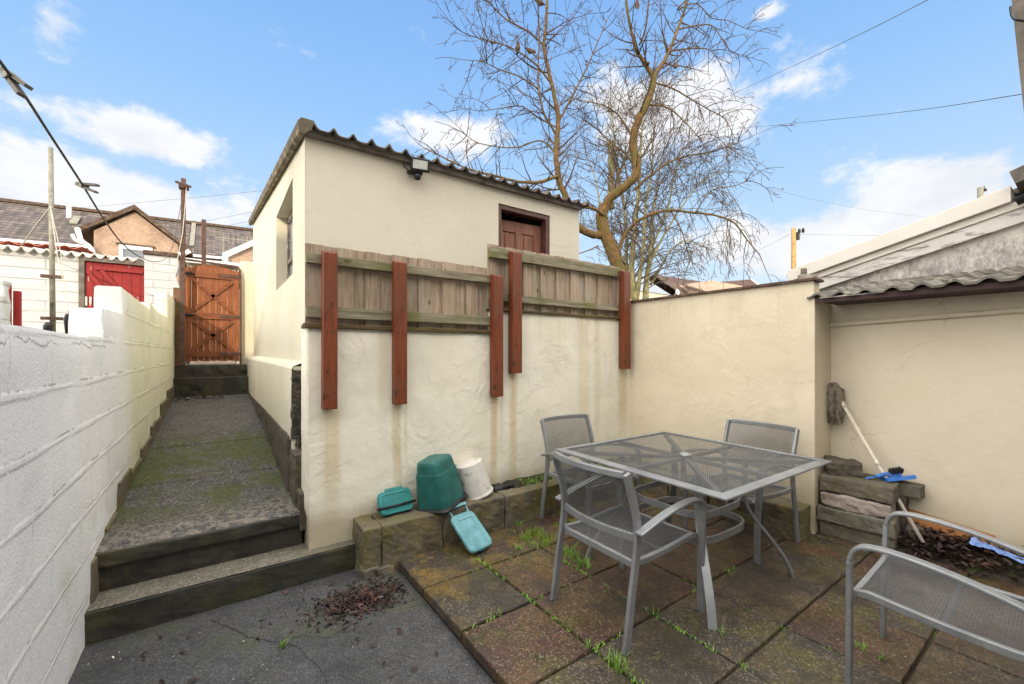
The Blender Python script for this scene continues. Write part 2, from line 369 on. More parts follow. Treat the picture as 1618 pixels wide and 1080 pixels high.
def metal_mat():
    g=G('grey_powder_coat'); c=g.ramp(g.noise(5,5),(.3,(.19,.20,.205)),(.7,(.29,.30,.305)))
    c=g.mix(g.ma('MULTIPLY',g.step(g.noise(45,5,.7),.57,.7),.45),c,(.10,.10,.09))
    c=g.mix(g.ma('MULTIPLY',g.step(g.noise(9,5,.7),.58,.7),.35),c,(.40,.40,.37))
    return g.fin(c,g.ramp(g.noise(8),(.3,.33),(.7,.55)),g.bump(g.noise(120),.08,.002),.45,.5)
M['metal']=metal_mat()
def mesh_mat(name,ax):
    g=G(name); X,Y,Z=g.xyz(); a,b={'xy':(X,Y),'yz':(Y,Z),'xz':(X,Z)}[ax]
    # expanded-metal diamonds 15 x 9 mm
    p=g.ma('DIVIDE',a,.0200); q=g.ma('DIVIDE',b,.0120)
    s1=g.ma('ABSOLUTE',g.ma('SUBTRACT',g.ma('FRACT',g.ma('ADD',p,q)),.5)); s2=g.ma('ABSOLUTE',g.ma('SUBTRACT',g.ma('FRACT',g.ma('SUBTRACT',p,q)),.5))
    strand=g.ma('MAXIMUM',g.ma('GREATER_THAN',s1,.31),g.ma('GREATER_THAN',s2,.31))
    c=g.ramp(g.noise(6,4),(.3,(.065,.07,.075)),(.7,(.125,.13,.135)))
    g.fin(c,.45,g.bump(g.ma('MAXIMUM',s1,s2),.5,.003),.4)
    tr=g.n('ShaderNodeBsdfTransparent'); mx=g.n('ShaderNodeMixShader'); g.l(strand,mx.inputs[0]); g.l(tr.outputs[0],mx.inputs[1]); g.l(g.p.outputs[0],mx.inputs[2]); g.l(mx.outputs[0],g.out.inputs[0])
    return g.m
M['mesh_xy']=mesh_mat('expanded_metal_flat','xy'); M['mesh_yz']=mesh_mat('expanded_metal_upright','yz')
M['board']=plank('weathered_boards',(.19,.135,.09),(.48,.375,.275),(.34,.29,.23),green=(.25,(.13,.12,.04)))
M['rail']=plank('mossy_rail',(.11,.095,.055),(.33,.29,.20),axis='x',green=(.6,(.12,.12,.02)))
M['sill']=plank('rotten_sill',(.05,.03,.015),(.12,.08,.03),axis='x',green=(.6,(.10,.09,.012)),knots=False)
M['post']=plank('red_stained_post',(.080,.017,.005),(.23,.052,.013),(.14,.040,.014),rough=.5,green=None,gloss=.4)
M['gate']=plank('orange_stained_gate',(.15,.042,.012),(.32,.105,.032),(.20,.058,.018),rough=.55)
M['gate_brace']=plank('gate_brace_wood',(.10,.028,.010),(.26,.085,.028),rough=.5,axis='x',knots=False)
M['door']=plank('brown_door_wood',(.12,.045,.028),(.32,.145,.09),(.20,.085,.055),rough=.5,knots=False)
M['doorframe']=simple('dark_door_frame',(.06,.022,.014),(.11,.045,.032),sc=15,rough=.5,bst=.3)
M['iron']=simple('black_iron',(.01,.01,.01),(.03,.028,.025),rough=.5,metal=.3)
M['rust']=simple('rusty_steel',(.055,.030,.022),(.12,.066,.048),sc=20,rough=.8,bst=.4)
M['galv']=simple('galvanised_pipe',(.17,.16,.12),(.27,.26,.21),sc=8,rough=.6,metal=.2,c3=(.14,.10,.05),sc3=12)
M['corr']=simple('cement_sheet',(.060,.050,.040),(.17,.145,.12),sc=7,rough=.9,bst=.6,bsc=40,c3=(.09,.05,.035),sc3=5)
M['verge']=simple('lichened_verge',(.085,.068,.042),(.16,.13,.085),sc=6,rough=.9,bst=.6,c3=(.36,.32,.19),sc3=16)
M['timber_dark']=simple('old_wall_plate',(.10,.085,.07),(.18,.155,.125),sc=9,rough=.85,bst=.5)
M['window_wood']=simple('peeling_window_wood',(.12,.08,.06),(.22,.17,.14),sc=14,rough=.8,c3=(.6,.58,.52),sc3=20)
g=G('window_glass'); M['glass']=g.fin((.25,.28,.30),.06,None,0,.8)
g=G('dark_glass'); M['glass_dark']=g.fin((.16,.18,.20),.08,None,0,.8)
M['white']=simple('white_plastic',(.68,.68,.67),(.78,.78,.77),rough=.5,bst=.05)
M['black']=simple('black_plastic',(.008,.008,.009),(.02,.02,.022),rough=.45,bst=.1)
M['teal_dark']=simple('teal_bin_plastic',(.010,.082,.072),(.020,.125,.110),sc=9,rough=.42,bst=.12,bsc=150,c3=(.025,.14,.125),sc3=8)
M['teal']=simple('teal_lid_plastic',(.008,.145,.140),(.018,.20,.195),sc=9,rough=.45,bst=.1)
M['teal_pale']=simple('faded_teal_lid_plastic',(.085,.235,.265),(.15,.34,.375),sc=14,rough=.5,bst=.1)
M['bucket']=simple('white_bucket_plastic',(.52,.49,.44),(.66,.63,.58),sc=9,rough=.5,bst=.1,c3=(.38,.35,.3),sc3=9)
M['blue']=simple('blue_dustpan_plastic',(.03,.13,.45),(.06,.23,.65),sc=10,rough=.4,bst=.05)
M['bristle']=simple('brush_bristle',(.02,.018,.02),(.05,.045,.05),sc=60,rough=.9,bst=.9,bsc=300)
M['rag']=simple('blue_rag',(.12,.22,.52),(.28,.42,.78),sc=30,rough=.9,bst=.4,bsc=140)
M['plank_orange']=plank('orange_board',(.26,.10,.03),(.40,.19,.06),axis='y',knots=False)
M['mop']=simple('grey_mop_yarn',(.14,.115,.085),(.30,.25,.19),sc=30,rough=.95,bst=.6,bsc=200)
M['handle']=simple('cream_mop_handle',(.62,.54,.43),(.74,.67,.56),sc=8,rough=.5,bst=.05)
M['stone']=concrete('stone_block',(.085,.072,.052),(.17,.15,.115),moss=.35,seed=2,bst=.9,yell=.35)
M['stone_b']=concrete('grey_stone_block',(.10,.09,.07),(.19,.175,.145),moss=.3,seed=8,bst=.9,yell=.4)
M['stone_w']=concrete('broken_stone_block',(.22,.17,.14),(.42,.35,.31),moss=.25,seed=6,bst=1.0,mosscol=(.14,.13,.05))
M['stone_t']=concrete('dark_rubble_block',(.05,.04,.03),(.11,.09,.07),moss=.2,seed=12,bst=1.0)
def bark(name,c1,c2,moss,mc,sc=12):
    g=G(name); X,Y,Z=g.xyz(); c=g.ramp(g.noise(sc,6,.7,vec=g.map((1,1,.5))),(.3,c1),(.7,c2))
    c=g.mix(g.ma('MULTIPLY',g.step(g.noise(2.2,6,.7),.44,.6),moss),c,mc)
    return g.fin(c,.9,g.bump(g.noise(30,5,.7,vec=g.map((1,1,2.2))),.8,.02),0,.2)
M['bark']=bark('orange_brown_bark',(.046,.028,.015),(.23,.135,.06),.6,(.080,.082,.018),26)
M['twig']=simple('dark_twigs',(.045,.028,.022),(.095,.062,.045),sc=5,rough=.9,bst=0)
M['birch']=bark('pale_birch_bark',(.10,.09,.045),(.42,.37,.21),.4,(.16,.17,.05),16)
M['twig2']=simple('grey_twigs',(.07,.055,.045),(.13,.105,.085),sc=5,rough=.9,bst=0)
M['leaf']=simple('dead_leaves',(.012,.007,.006),(.052,.024,.019),sc=14,rough=.6,bst=.2,c3=(.09,.042,.028),sc3=9)
M['grass']=simple('grass_blades',(.09,.20,.015),(.20,.36,.04),sc=12,rough=.6,bst=0)
M['moss']=simple('moss_tufts',(.07,.11,.012),(.14,.18,.03),sc=20,rough=.95,bst=.4)
M['fleck']=simple('pale_debris',(.55,.53,.48),(.72,.70,.66),sc=20,rough=.7,bst=0)
M['feather']=simple('brown_feather',(.05,.03,.018),(.17,.10,.055),sc=40,rough=.9,bst=.2)
M['cable']=simple('dark_cable',(.015,.015,.016),(.03,.03,.03),rough=.7,bst=0)
M['line']=simple('clothes_line_cord',(.05,.042,.03),(.12,.10,.075),sc=60,rough=.7,bst=.3,bsc=300)
M['rope']=simple('pale_rope',(.40,.37,.32),(.58,.55,.50),sc=50,rough=.9,bst=0)
M['peg']=plank('grey_peg_wood',(.12,.10,.085),(.24,.215,.19),axis='y',knots=False)
def tiles(name,c1,c2,c3,ax='x',w=.3,h=.3,moss=.4):
    # concrete interlocking tiles on a pitched roof: object coords, x along the eave, z up the slope
    g=G(name); X,Y,Z=g.xyz(); a=X if ax=='x' else Y
    row=g.ma('FRACT',g.ma('DIVIDE',Z,h)); cx=g.ma('DIVIDE',a,w)
    wave=g.ma('ABSOLUTE',g.ma('SUBTRACT',g.ma('FRACT',cx),.5))
    b=g.n('ShaderNodeTexWhiteNoise',noise_dimensions='2D'); g.l(g.comb(g.ma('FLOOR',cx),g.ma('FLOOR',g.ma('DIVIDE',Z,h)),0),b.inputs['Vector'])
    c=g.mix(b.outputs['Value'],c1,c2)
    edge=g.ma('MAXIMUM',g.ma('SUBTRACT',1,g.step(row,.08,.42)),g.ma('MULTIPLY',g.ma('SUBTRACT',1,g.step(wave,.05,.2)),.35))
    c=g.mix(g.ma('MULTIPLY',edge,.8),c,tuple(x*.15 for x in c1))
    c=g.mix(g.ma('MULTIPLY',g.step(g.noise(.8,5),.5,.65),moss),c,c3)
    hgt=g.ma('ADD',g.ma('MULTIPLY',row,-.7),g.ma('MULTIPLY',wave,1.2))
    return g.fin(c,.75,g.bump(hgt,.9,.06),0,.4)
M['tiles']=tiles('brown_concrete_tiles',(.060,.046,.042),(.15,.115,.10),(.10,.09,.045),w=.30,h=.17,moss=.25)
M['tiles_red']=tiles('dark_red_tiles',(.085,.045,.035),(.12,.066,.05),(.12,.12,.04),w=.3,h=.2,moss=.3)
M['dash']=concrete('tan_pebbledash',(.30,.20,.14),(.44,.31,.22),agg=60,ag=.25,bst=.3,seed=3)
M['dash_far']=concrete('pink_far_wall',(.42,.30,.22),(.55,.42,.33),seed=7,bst=.2)
M['redpaint']=plank('flaking_red_paint',(.20,.013,.014),(.33,.024,.022),(.24,.017,.016),rough=.6,knots=False,sc=.6)
def flaked():
    g=G('flaking_red_boards'); X,Y,Z=g.xyz()
    c=g.ramp(g.noise(3,4),(.3,(.19,.012,.013)),(.7,(.31,.024,.022)))
    f=g.noise(2.6,6,.7,vec=g.map((5,1,.7))); c=g.mix(g.step(f,.615,.66),c,(.46,.37,.33))
    gap=g.ma('LESS_THAN',g.ma('FRACT',g.ma('DIVIDE',X,.14)),.06); c=g.mix(gap,c,(.05,.005,.005))
    return g.fin(c,.65,g.bump(gap,-.5,.01),0,.3)
M['redboards']=flaked()
M['redsheet']=simple('red_corrugated_sheet',(.36,.07,.05),(.52,.14,.10),sc=3,rough=.7,bst=.2)
M['pinksheet']=simple('pale_corrugated_sheet',(.50,.46,.44),(.64,.61,.60),sc=3,rough=.7,bst=.2,c3=(.40,.18,.12),sc3=5)
M['brick']=None
def brick():
    g=G('mossy_brick'); X,Y,Z=g.xyz(); b=g.n('ShaderNodeTexBrick'); g.l(g.comb(g.ma('ADD',X,Y),Z,0),b.inputs['Vector']); b.inputs['Scale'].default_value=1
    b.inputs['Brick Width'].default_value=.225; b.inputs['Row Height'].default_value=.075; b.inputs['Mortar Size'].default_value=.01
    b.inputs['Color1'].default_value=(.24,.10,.05,1); b.inputs['Color2'].default_value=(.14,.06,.035,1); b.inputs['Mortar'].default_value=(.10,.09,.06,1)
    c=g.mix(g.ma('MULTIPLY',g.step(g.noise(7,5),.5,.62),.6),b.outputs['Color'],(.07,.09,.02))
    return g.fin(c,.9,g.bump(b.outputs['Fac'],-.6,.01))
M['brick']=brick()
M['fascia']=simple('cream_plastic_fascia',(.60,.555,.49),(.66,.61,.545),sc=2,rough=.5,bst=.05)
def flaky_white(name,dark,lo,hi,stretch):
    g=G(name); c=g.ramp(g.noise(3,4),(.3,(.52,.49,.45)),(.7,(.64,.61,.57)))
    f=g.noise(3.2,8,.75,vec=g.map(stretch)); c=g.mix(g.ma('MULTIPLY',g.step(f,lo,hi),.85),c,dark)
    return g.fin(c,.85,g.bump(f,.5,.01),0,.25)
M['barge']=flaky_white('flaking_barge_board',(.20,.17,.15),.50,.60,(1,1.3,9))
def gable_white():
    g=G('mildewed_white_render'); X,Y,Z=g.xyz(); c=g.ramp(g.noise(3,5),(.3,(.50,.47,.42)),(.7,(.64,.61,.55)))
    # sooty algae blooming from the base, feathering upward
    f=g.noise(11,10,.85,vec=g.map((1,1,.6))); low=g.ma('SUBTRACT',1,g.step(Z,2.12,2.75))
    m=g.step(g.ma('ADD',f,g.ma('MULTIPLY',g.ma('SUBTRACT',low,.75),.30)),.42,.66)
    c=g.mix(g.ma('MULTIPLY',m,.75),c,(.14,.12,.12))
    return g.fin(c,.9,g.bump(f,.5,.012),0,.2)
M['gable']=gable_white()
M['lichen_tile']=simple('grey_lichened_tile',(.085,.075,.060),(.17,.155,.13),sc=7,rough=.9,bst=.6,c3=(.27,.25,.18),sc3=14)
M['purple_wood']=simple('dark_red_fascia',(.030,.012,.014),(.06,.025,.027),sc=9,rough=.7)
M['coping']=simple('dark_coping_tile',(.055,.032,.022),(.12,.075,.05),sc=9,rough=.85,bst=.7,c3=(.16,.14,.09),sc3=16)
M['house_render']=simple('house_render',(.52,.49,.43),(.60,.57,.50),sc=2,rough=.9,bst=.3)
M['polewood']=simple('utility_pole_wood',(.24,.15,.05),(.38,.26,.10),sc=9,rough=.8,bst=.3)
M['yellow']=simple('yellow_leaf',(.55,.30,.03),(.65,.4,.05),rough=.6,bst=0)

# ================================================================ SETTING
# ground sheet with the levels of the place
def lvl(x,y):
    if x<-.69:
        if y<3: return .25
        return .25+min(1,(y-3)/6)*.95
    if x<=.53 and 3.2<y<9.2:  return -.3
    if y<3.28 and x<5.4: return -.30
    return 1.0 if y<9 else 1.1
xs=[-400,-120,-40,-12,-4,-1.5,-.70,-.685,.52,.60,2,4,5.35,5.45,8,15,50,150,400]
ys=[-300,-80,-20,-8,-3,0,3.24,3.32,4,5,6,7,8,9.15,9.25,12,16,25,45,90,200,600]
m=MB(); vs=[];fs=[]
for y in ys:
    for x in xs: vs.append((x,y,lvl(x,y) if y>-7 else -.3))
nx=len(xs)
for j in range(len(ys)-1):
    for i in range(nx-1): fs.append((j*nx+i,j*nx+i+1,(j+1)*nx+i+1,(j+1)*nx+i))
m.add(vs,fs); tag(m.build('ground',M['ground']),kind='structure')
# asphalt yard (gently uneven) with a hairline crack built as a groove
from mathutils import noise as NZ
m=MB(); vs=[];fs=[]; nx=70; ny=90; X0,X1,Y0,Y1=-.62,1.3,-3.5,3.1
for j in range(ny+1):
    for i in range(nx+1):
        x=X0+(X1-X0)*i/nx; y=Y0+(Y1-Y0)*j/ny
        z=-.072+NZ.noise(Vector((x*2,y*2,0)))*.008+NZ.noise(Vector((x*9,y*9,1)))*.003
        vs.append((x,y,z))
for j in range(ny):
    for i in range(nx): fs.append((j*(nx+1)+i,j*(nx+1)+i+1,(j+1)*(nx+1)+i+1,(j+1)*(nx+1)+i))
m.add(vs,fs); tag(m.build('asphalt_yard',M['asphalt'],smooth=True),kind='structure')
m=MB()
for pts in ([(335,980),(360,990),(392,1007),(440,1015),(470,1022),(500,1052),(520,1080),(530,1120)],[(440,1015),(480,1005),(520,1008),(560,985)]):
    P3=[onZ(px,py,-.066) for px,py in pts]; Q=[]
    for a,b in zip(P3[:-1],P3[1:]):
        for k in range(6):
            p=a.lerp(b,k/6); Q.append(p+Vector((U(-.006,.006),U(-.006,.006),.004)))
    m.bar(Q,.0014,.002,(.7,.7,0))
tag(m.build('yard_crack',M['iron']),kind='structure')

# patio: real slabs with open joints over a dirt bed
m=MB(); xsj=[1.02,1.485,1.95,2.415,2.88,3.345,3.81,4.275]; ysj=[2.815,2.382,1.898,1.42,.963,.50,.03,-.44,-.91,-1.38,-1.85,-2.3]
for i in range(len(xsj)-1):
    for j in range(len(ysj)-1):
        x0,x1=xsj[i]+.0065,xsj[i+1]-.0065; y1,y0=ysj[j]-.0065,ysj[j+1]+.0065
        e=.004
        n=8; dz=U(-.003,.003); tx=U(-.004,.004); ty=U(-.004,.004)
        vs=[];fs=[]
        def top(u,v):
            return dz+tx*(u-.5)+ty*(v-.5)
        ring=[(0,0),(1,0),(1,1),(0,1)]
        rr=[(x0,y0),(x1,y0),(x1,y1),(x0,y1)]
        cx,cy=(x0+x1)/2,(y0+y1)/2
        for lay,(ins,z) in enumerate(((0,-.05),(0,-.008),(.004,-.001),(.010,0))):
            for (u,v),(px,py) in zip(ring,rr):
                vs.append((px+(ins if px<cx else -ins),py+(ins if py<cy else -ins),z+top(u,v)))
        for l in range(3):
            for k in range(4): fs.append((l*4+k,l*4+(k+1)%4,(l+1)*4+(k+1)%4,(l+1)*4+k))
        fs.append((12,13,14,15)); m.add(vs,fs)
tag(m.build('patio',M['slab']),kind='structure')
m=MB(); m.box(1.035,4.9,-2.3,2.81,-.09,-.016); tag(m.build('patio_bed',M['soil']),kind='structure')

# path ramp rising to the gate, three pours with small cross joints
m=MB(); vs=[];fs=[]
def pz(y):
    z=.325+(y-3.2)*.075
    for j,h in ((4.25,.006),(5.35,.006)):
        if y>j: z+=h
    return z
ysl=[3.20,3.23]+[3.2+.06*k for k in range(1,94)]; ysl=sorted(set([y for y in ysl if y<8.75]+[4.249,4.251,5.349,5.351]))
nx=16
def xr(y): return .50+ (.02 if y>3.5 else 0)
for y in ysl:
    for i in range(nx+1):
        x=-.56+(xr(y)+.56)*i/nx
        z=pz(y)+NZ.noise(Vector((x*3,y*3,4)))*.010+NZ.noise(Vector((x*11,y*11,4)))*.004
        yy=y
        if y<3.24: z-=.008 if y<3.21 else 0; yy=y+.035*(x+.0)*-.5
        vs.append((x,yy,z))
n1=nx+1
for j in range(len(ysl)-1):
    for i in range(nx): fs.append((j*n1+i,j*n1+i+1,(j+1)*n1+i+1,(j+1)*n1+i))
m.add(vs,fs)
tag(m.build('path',M['path'],smooth=True),kind='structure')

# steps up to the path and to the gate
st=empty('concrete_steps'); tag(st,'two dark mossy concrete steps from the yard up to the sloping path','steps')
rough_box(-.555,.50,3.225,3.6,.05,.318,amp=.006,seed=1).build('riser',M['step'],st)
rough_box(-.57,.52,3.19,3.26,.235,.318,amp=.008,seed=2,rnd=.01).build('path_lip',M['step'],st)
rough_box(-.545,.80,3.0,3.32,-.20,.090,amp=.004,seed=3,rnd=.006).build('step',M['step'],st)
m=MB(); vs=[];fs=[]
for j in range(7):
    for i in range(41):
        x=-.54+1.335*i/40; y=3.012+.21*j/6; vs.append((x,y,.0955+NZ.noise(Vector((x*7,y*7,2)))*.002))
for j in range(6):
    for i in range(40): fs.append((j*41+i,j*41+i+1,(j+1)*41+i+1,(j+1)*41+i))
m.add(vs,fs); m.build('tread',M['tread'],st,smooth=True)
st=empty('gate_steps'); tag(st,'two shallow dark concrete steps below the orange wooden gate','steps')
rough_box(-.56,.46,8.45,8.95,.60,1.03,amp=.01,seed=4,seg=.12).build('step',M['step'],st)
rough_box(-.54,.45,8.72,9.15,.9,1.225,amp=.01,seed=5,seg=.12).build('step',M['step'],st)

# ================================================================ LEFT BOUNDARY WALL
lw=empty('boundary_wall'); tag(lw,'long white to cream painted block wall stepping up beside the sloping path','wall')
prof=[(-3.6,-.4),(9.15,-.4),(9.15,2.36),(8.9,2.34),(8.2,2.28),(7.55,2.27),(7.54,1.93),(6.6,1.90),(5.66,1.95),(5.64,1.86),(5.35,1.88),(4.6,1.885),(4.04,1.895),(4.035,1.70),(3.72,1.695),(3.42,1.69),(3.415,1.52),(3.0,1.505),(2.4,1.515),(1.9,1.51),(1.2,1.52),(0,1.51),(-3.6,1.51)]
# grid the wall face so that it undulates
m=MB()
def topz(y):
    for (ya,za),(yb,zb) in zip(prof[2:-1],prof[3:]):
        if yb<=y<=ya: return za+(zb-za)*((y-ya)/(yb-ya) if yb!=ya else 0)
    return 1.51
yv=[-3.6+.075*k for k in range(171)]
yv=sorted(set([round(y,4) for y in yv]+[3.415,3.418,4.035,4.038,5.64,5.645,7.54,7.545]))
vs=[];fs=[]; nz=30
for y in yv:
    t=topz(y)+NZ.noise(Vector((y*3,0,7)))*.006
    for k in range(nz+1):
        z=-.35+(t+.35)*k/nz
        zz=min(z,t-.012)
        x=-.54+NZ.noise(Vector((0,y*1.6,z*1.6)))*.008+NZ.noise(Vector((1,y*6,z*6)))*.0035
        row=((z+.075)/.225); fr=abs(row-round(row))*.225; 
        if k==nz: x-=.010
        vs.append((x,y,z))
for j in range(len(yv)-1):
    for k in range(nz): a=j*(nz+1)+k; fs.append((a,a+nz+1,a+nz+2,a+1))
nb=len(vs)
for y in yv:
    t=topz(y)+NZ.noise(Vector((y*3,0,7)))*.006
    vs += [(-.67,y,t-.002),(-.685,y,t-.015),(-.685,y,-.4)]
for j in range(len(yv)-1):
    a=j*(nz+1)+nz; b=nb+j*3
    fs += [(a,a+nz+1,b+3,b),(b,b+3,b+4,b+1),(b+1,b+4,b+5,b+2)]
m.add(vs,fs); w=m.build('wall',M['left'],lw)
for p in w.data.polygons: p.use_smooth=True
w.data.set_sharp_from_angle(angle=R(45))
# exposed concrete footing along the path
m=MB()
for k,(y0,y1,h) in enumerate(((3.45,3.75,.02),(3.85,4.35,.15),(4.35,4.9,.06),(4.9,5.6,.09),(5.6,6.5,.12),(6.5,7.4,.19),(7.4,8.4,.22))):
    b=rough_box(-.56,-.522,y0,y1,.25,pz((y0+y1)/2)+h,amp=.008,seed=k,seg=.1,rnd=.008); m.add(b.v,b.f)
m.build('footing',M['kerb'],lw)
rough_box(-.56,-.525,3.10,3.222,.0,.31,amp=.004,seed=33).build('footing',M['kerb'],lw)

# ================================================================ RETAINING WALL + kerb
rw=empty('retaining_wall'); tag(rw,'tall cream rendered retaining wall with brown rust runs behind the patio table','wall')
m=MB(); vs=[];fs=[]
YF=3.1
def wallgrid(m,x0,x1,z0,z1,yf,nx,nz,seed=0,amp=.008):
    vs=[];fs=[]
    for k in range(nz+1):
        for i in range(nx+1):
            x=x0+(x1-x0)*i/nx; z=z0+(z1-z0)*k/nz
            d=NZ.noise(Vector((x*1.5,seed,z*1.5)))*amp+NZ.noise(Vector((x*5,seed,z*5)))*amp*.4
            if k==nz: d+=.008
            vs.append((x,yf+d,z))
    for k in range(nz):
        for i in range(nx): a=k*(nx+1)+i; fs.append((a,a+1,a+nx+2,a+nx+1))
    m.add(vs,fs)
wallgrid(m,.515,1.98,.0,1.592,YF,60,60)
wallgrid(m,1.98,3.85,.0,1.795,YF,70,64)
m.box(.515,1.98,YF+.012,YF+.20,-.3,1.59); m.box(1.982,3.97,YF+.012,YF+.20,-.3,1.793)
# rounded left return of the wall
vs=[];fs=[]
for k in range(41):
    z=.10+(1.59-.10)*k/40
    rg=NZ.noise(Vector((0,0,z*6)))*.006
    ex=0 if z>.36 else (.36-z)*.25
    for (x,y) in ((.50,YF+.2),(.497,YF+.03),(.502,YF+.008),(.517,YF+.001)): vs.append((x+rg+ex*(1 if x<.516 else .9),y,z))
for k in range(40):
    for i in range(3): a=k*4+i; fs.append((a,a+1,a+5,a+4))
m.add(vs,fs)
m.box(1.976,1.986,YF+.004,YF+.2,1.55,1.79)
w=m.build('wall',M['retain'],rw); 
for p in w.data.polygons: p.use_smooth=True
w.data.set_sharp_from_angle(angle=R(40))

kb=empty('kerb'); tag(kb,'low mossy concrete block kerb edging the patio along the foot of the retaining wall','kerb')
blocks=[(.80,.92),(.925,1.375),(1.38,1.93),(1.935,2.40),(2.405,2.86),(2.865,3.32),(3.325,3.83)]
for k,(a,b) in enumerate(blocks):
    rough_box(a,b,2.82+U(-.006,.006),2.955 if a>1.9 else 3.105,-.2,.255+U(-.006,.004),amp=.009,seed=20+k,seg=.045,rnd=.012).build('kerb_block',M['kerb'],kb)
rough_box(.80,.90,2.80,3.0,-.2,-.01,amp=.02,seed=41).build('rubble',M['kerb'],kb); rough_box(.88,1.0,2.79,2.9,-.2,-.02,amp=.02,seed=42).build('rubble',M['kerb'],kb)
m=MB(); vs=[];fs=[]
for j in range(9):
    for i in range(81):
        x=1.92+(3.84-1.92)*i/80; y=2.94+.17*j/8
        vs.append((x,y,.225+.05*j/8+NZ.noise(Vector((x*9,y*9,0)))*.03))
for j in range(8):
    for i in range(80): fs.append((j*81+i,j*81+i+1,(j+1)*81+i+1,(j+1)*81+i))
m.add(vs,fs); tag(m.build('soil_strip',M['soil'],smooth=True),kind='structure')
# side kerb along the tan wall
kb2=empty('kerb'); tag(kb2,'short mossy block edging beside the tan wall, behind the far right chair','kerb')
for k,(a,b) in enumerate(((1.33,1.60),(1.61,2.05),(2.06,2.45),(2.46,2.81))):
    rough_box(3.60,3.74 if k else 3.825,a,b,-.2,.24+U(-.01,.005),amp=.009,seed=50+k).build('kerb_block',M['kerb'],kb2)
m=MB(); m.box(3.73,3.83,1.6,2.95,.1,.215); tag(m.build('soil_strip',M['soil']),kind='structure')

# ================================================================ TAN RIGHT WALL + return + recess
tw=empty('garden_wall'); tag(tw,'tan rendered wall with dark tile coping to the right of the retaining wall','wall')
m=MB(); vs=[];fs=[]
nx_,nz_=60,50
for k in range(nz_+1):
    for i in range(nx_+1):
        y=1.318+(3.12-1.318)*i/nx_; z=-.1+2.09*k/nz_
        vs.append((3.83+NZ.noise(Vector((4,y*1.5,z*1.5)))*.007+(0.006 if i==0 else 0),y,z))
for k in range(nz_):
    for i in range(nx_): a=k*(nx_+1)+i; fs.append((a,a+1,a+nx_+2,a+nx_+1))
m.add(vs,fs); m.box(3.842,3.97,1.325,3.3,-.2,1.985)
m.prism([(3.834,1.312),(4.30,1.352),(4.30,1.45),(3.834,1.42)],'z',-.1,1.845)
m.prism([(3.86,1.43),(4.30,1.46),(4.30,1.5),(3.86,1.5)],'z',-.1,1.985)
w=m.build('wall',M['right'],tw)
m=MB()
for k in range(8):
    y0=1.30+k*.235; m.box(3.80+U(-.004,.004),3.99,y0,y0+.232,1.987+U(0,.003),2.012+U(-.002,.004))
m.build('coping',M['coping'],tw,bevel=.004)
# recessed house wall
rc=empty('outhouse_wall'); tag(rc,'recessed tan rendered wall with a painted pipe beneath the tiled lean-to roof','wall')
m=MB(); m.box(4.30,4.45,-2.2,1.44,-.2,1.88); m.build('wall',M['recess'],rc)
p0=onX(1313,513,4.28); p1=onX(1618,489,4.28)
m=MB(); q=p1+(p1-p0)*1.5; m.tube([p0+Vector((-.01,.0,0)),q+Vector((-.01,0,0))],.019,10)
for t in (.02,.5,1.0): c=p0.lerp(p1,t); m.box(4.27,4.30,c.y-.01,c.y+.01,c.z-.015,c.z+.015)
m.build('pipe',M['recess'],rc)
# tiled lean-to roof
lr=empty('lean_to_roof'); tag(lr,'narrow lichen covered pantile roof over the recessed tan wall','roof')
m=MB(); vs=[];fs=[]
def tileprof(y):
    u=((y+5)/.148)%1.0
    return .024*max(0,math.cos((u-.5)*math.pi*2*.9))**1.0 if abs(u-.5)<.28 else -.004
NY=260
e=.0
for (xa,xb,za,zb) in ((3.80,4.22,1.866,1.928),(4.19,4.62,1.938,2.0),(4.59,5.22,2.010,2.095)):
    o=len(vs)
    for j in range(NY+1):
        y=1.355-3.45*j/NY; h=tileprof(y)
        jt=.012*NZ.noise(Vector((math.floor((y+5)/.296)*3.3,xa,0)))
        vs += [(xa+jt,y,za+h-.016),(xa+jt,y,za+h),(xb,y,zb+h),(xb,y,zb+h-.016)]
    for j in range(NY):
        a=o+j*4
        for k in range(4): fs.append((a+k,a+(k+1)%4,a+4+(k+1)%4,a+4+k))
    fs.append((o,o+1,o+2,o+3))
m.add(vs,fs); m.build('roof_tiles',M['lichen_tile'],lr)
m=MB(); m.box(3.84,3.862,-2.1,1.385,1.815,1.848); m.box(3.862,4.30,-2.1,1.30,1.825,1.842); m.build('fascia',M['purple_wood'],lr)
m=MB(); b=rough_box(3.82,3.99,1.33,1.42,1.99,2.05,amp=.012,seed=3); m.add(b.v,b.f); m.build('mortar_bedding',M['stone_w'],lr)
# neighbour's gable
ng=empty('neighbour_outbuilding'); tag(ng,'white mildewed gable end with a long sloping cream fascia above the pantiles','building')
XG=5.2
A=onX(1253,428,XG); B=onX(1598,298,XG); A2=onX(1255,446,XG); B2=onX(1602,323,XG)
dirn=(B-A).normalized(); slope=(B.z-A.z)/(B.y-A.y)
def gz(y,off=0): return A.z+slope*(y-A.y)+off
yN=-2.2
m=MB(); m.prism([(A.y-.05,.0),(yN,.0),(yN,gz(yN,-.16)),(A.y-.05,gz(A.y-.05,-.16))],'x',XG+.03,XG+4); m.build('wall',M['gable'],ng)
yE=onX(1600,300,XG).y
def slopeboard(m,x0,x1,y0,y1,o0,o1): m.prism([(y0,gz(y0,o0)),(y1,gz(y1,o0)),(y1,gz(y1,o1)),(y0,gz(y0,o1))],'x',x0,x1)
h=A.z-A2.z
m=MB(); slopeboard(m,XG-.10,XG+.2,A.y+.02,yE,-h*.98,0); m.build('fascia',M['fascia'],ng,bevel=.004)
m=MB(); slopeboard(m,XG-.05,XG+.1,A.y-.03,yN,-h*1.45,-h*1.0); m.build('soffit_board',M['fascia'],ng)
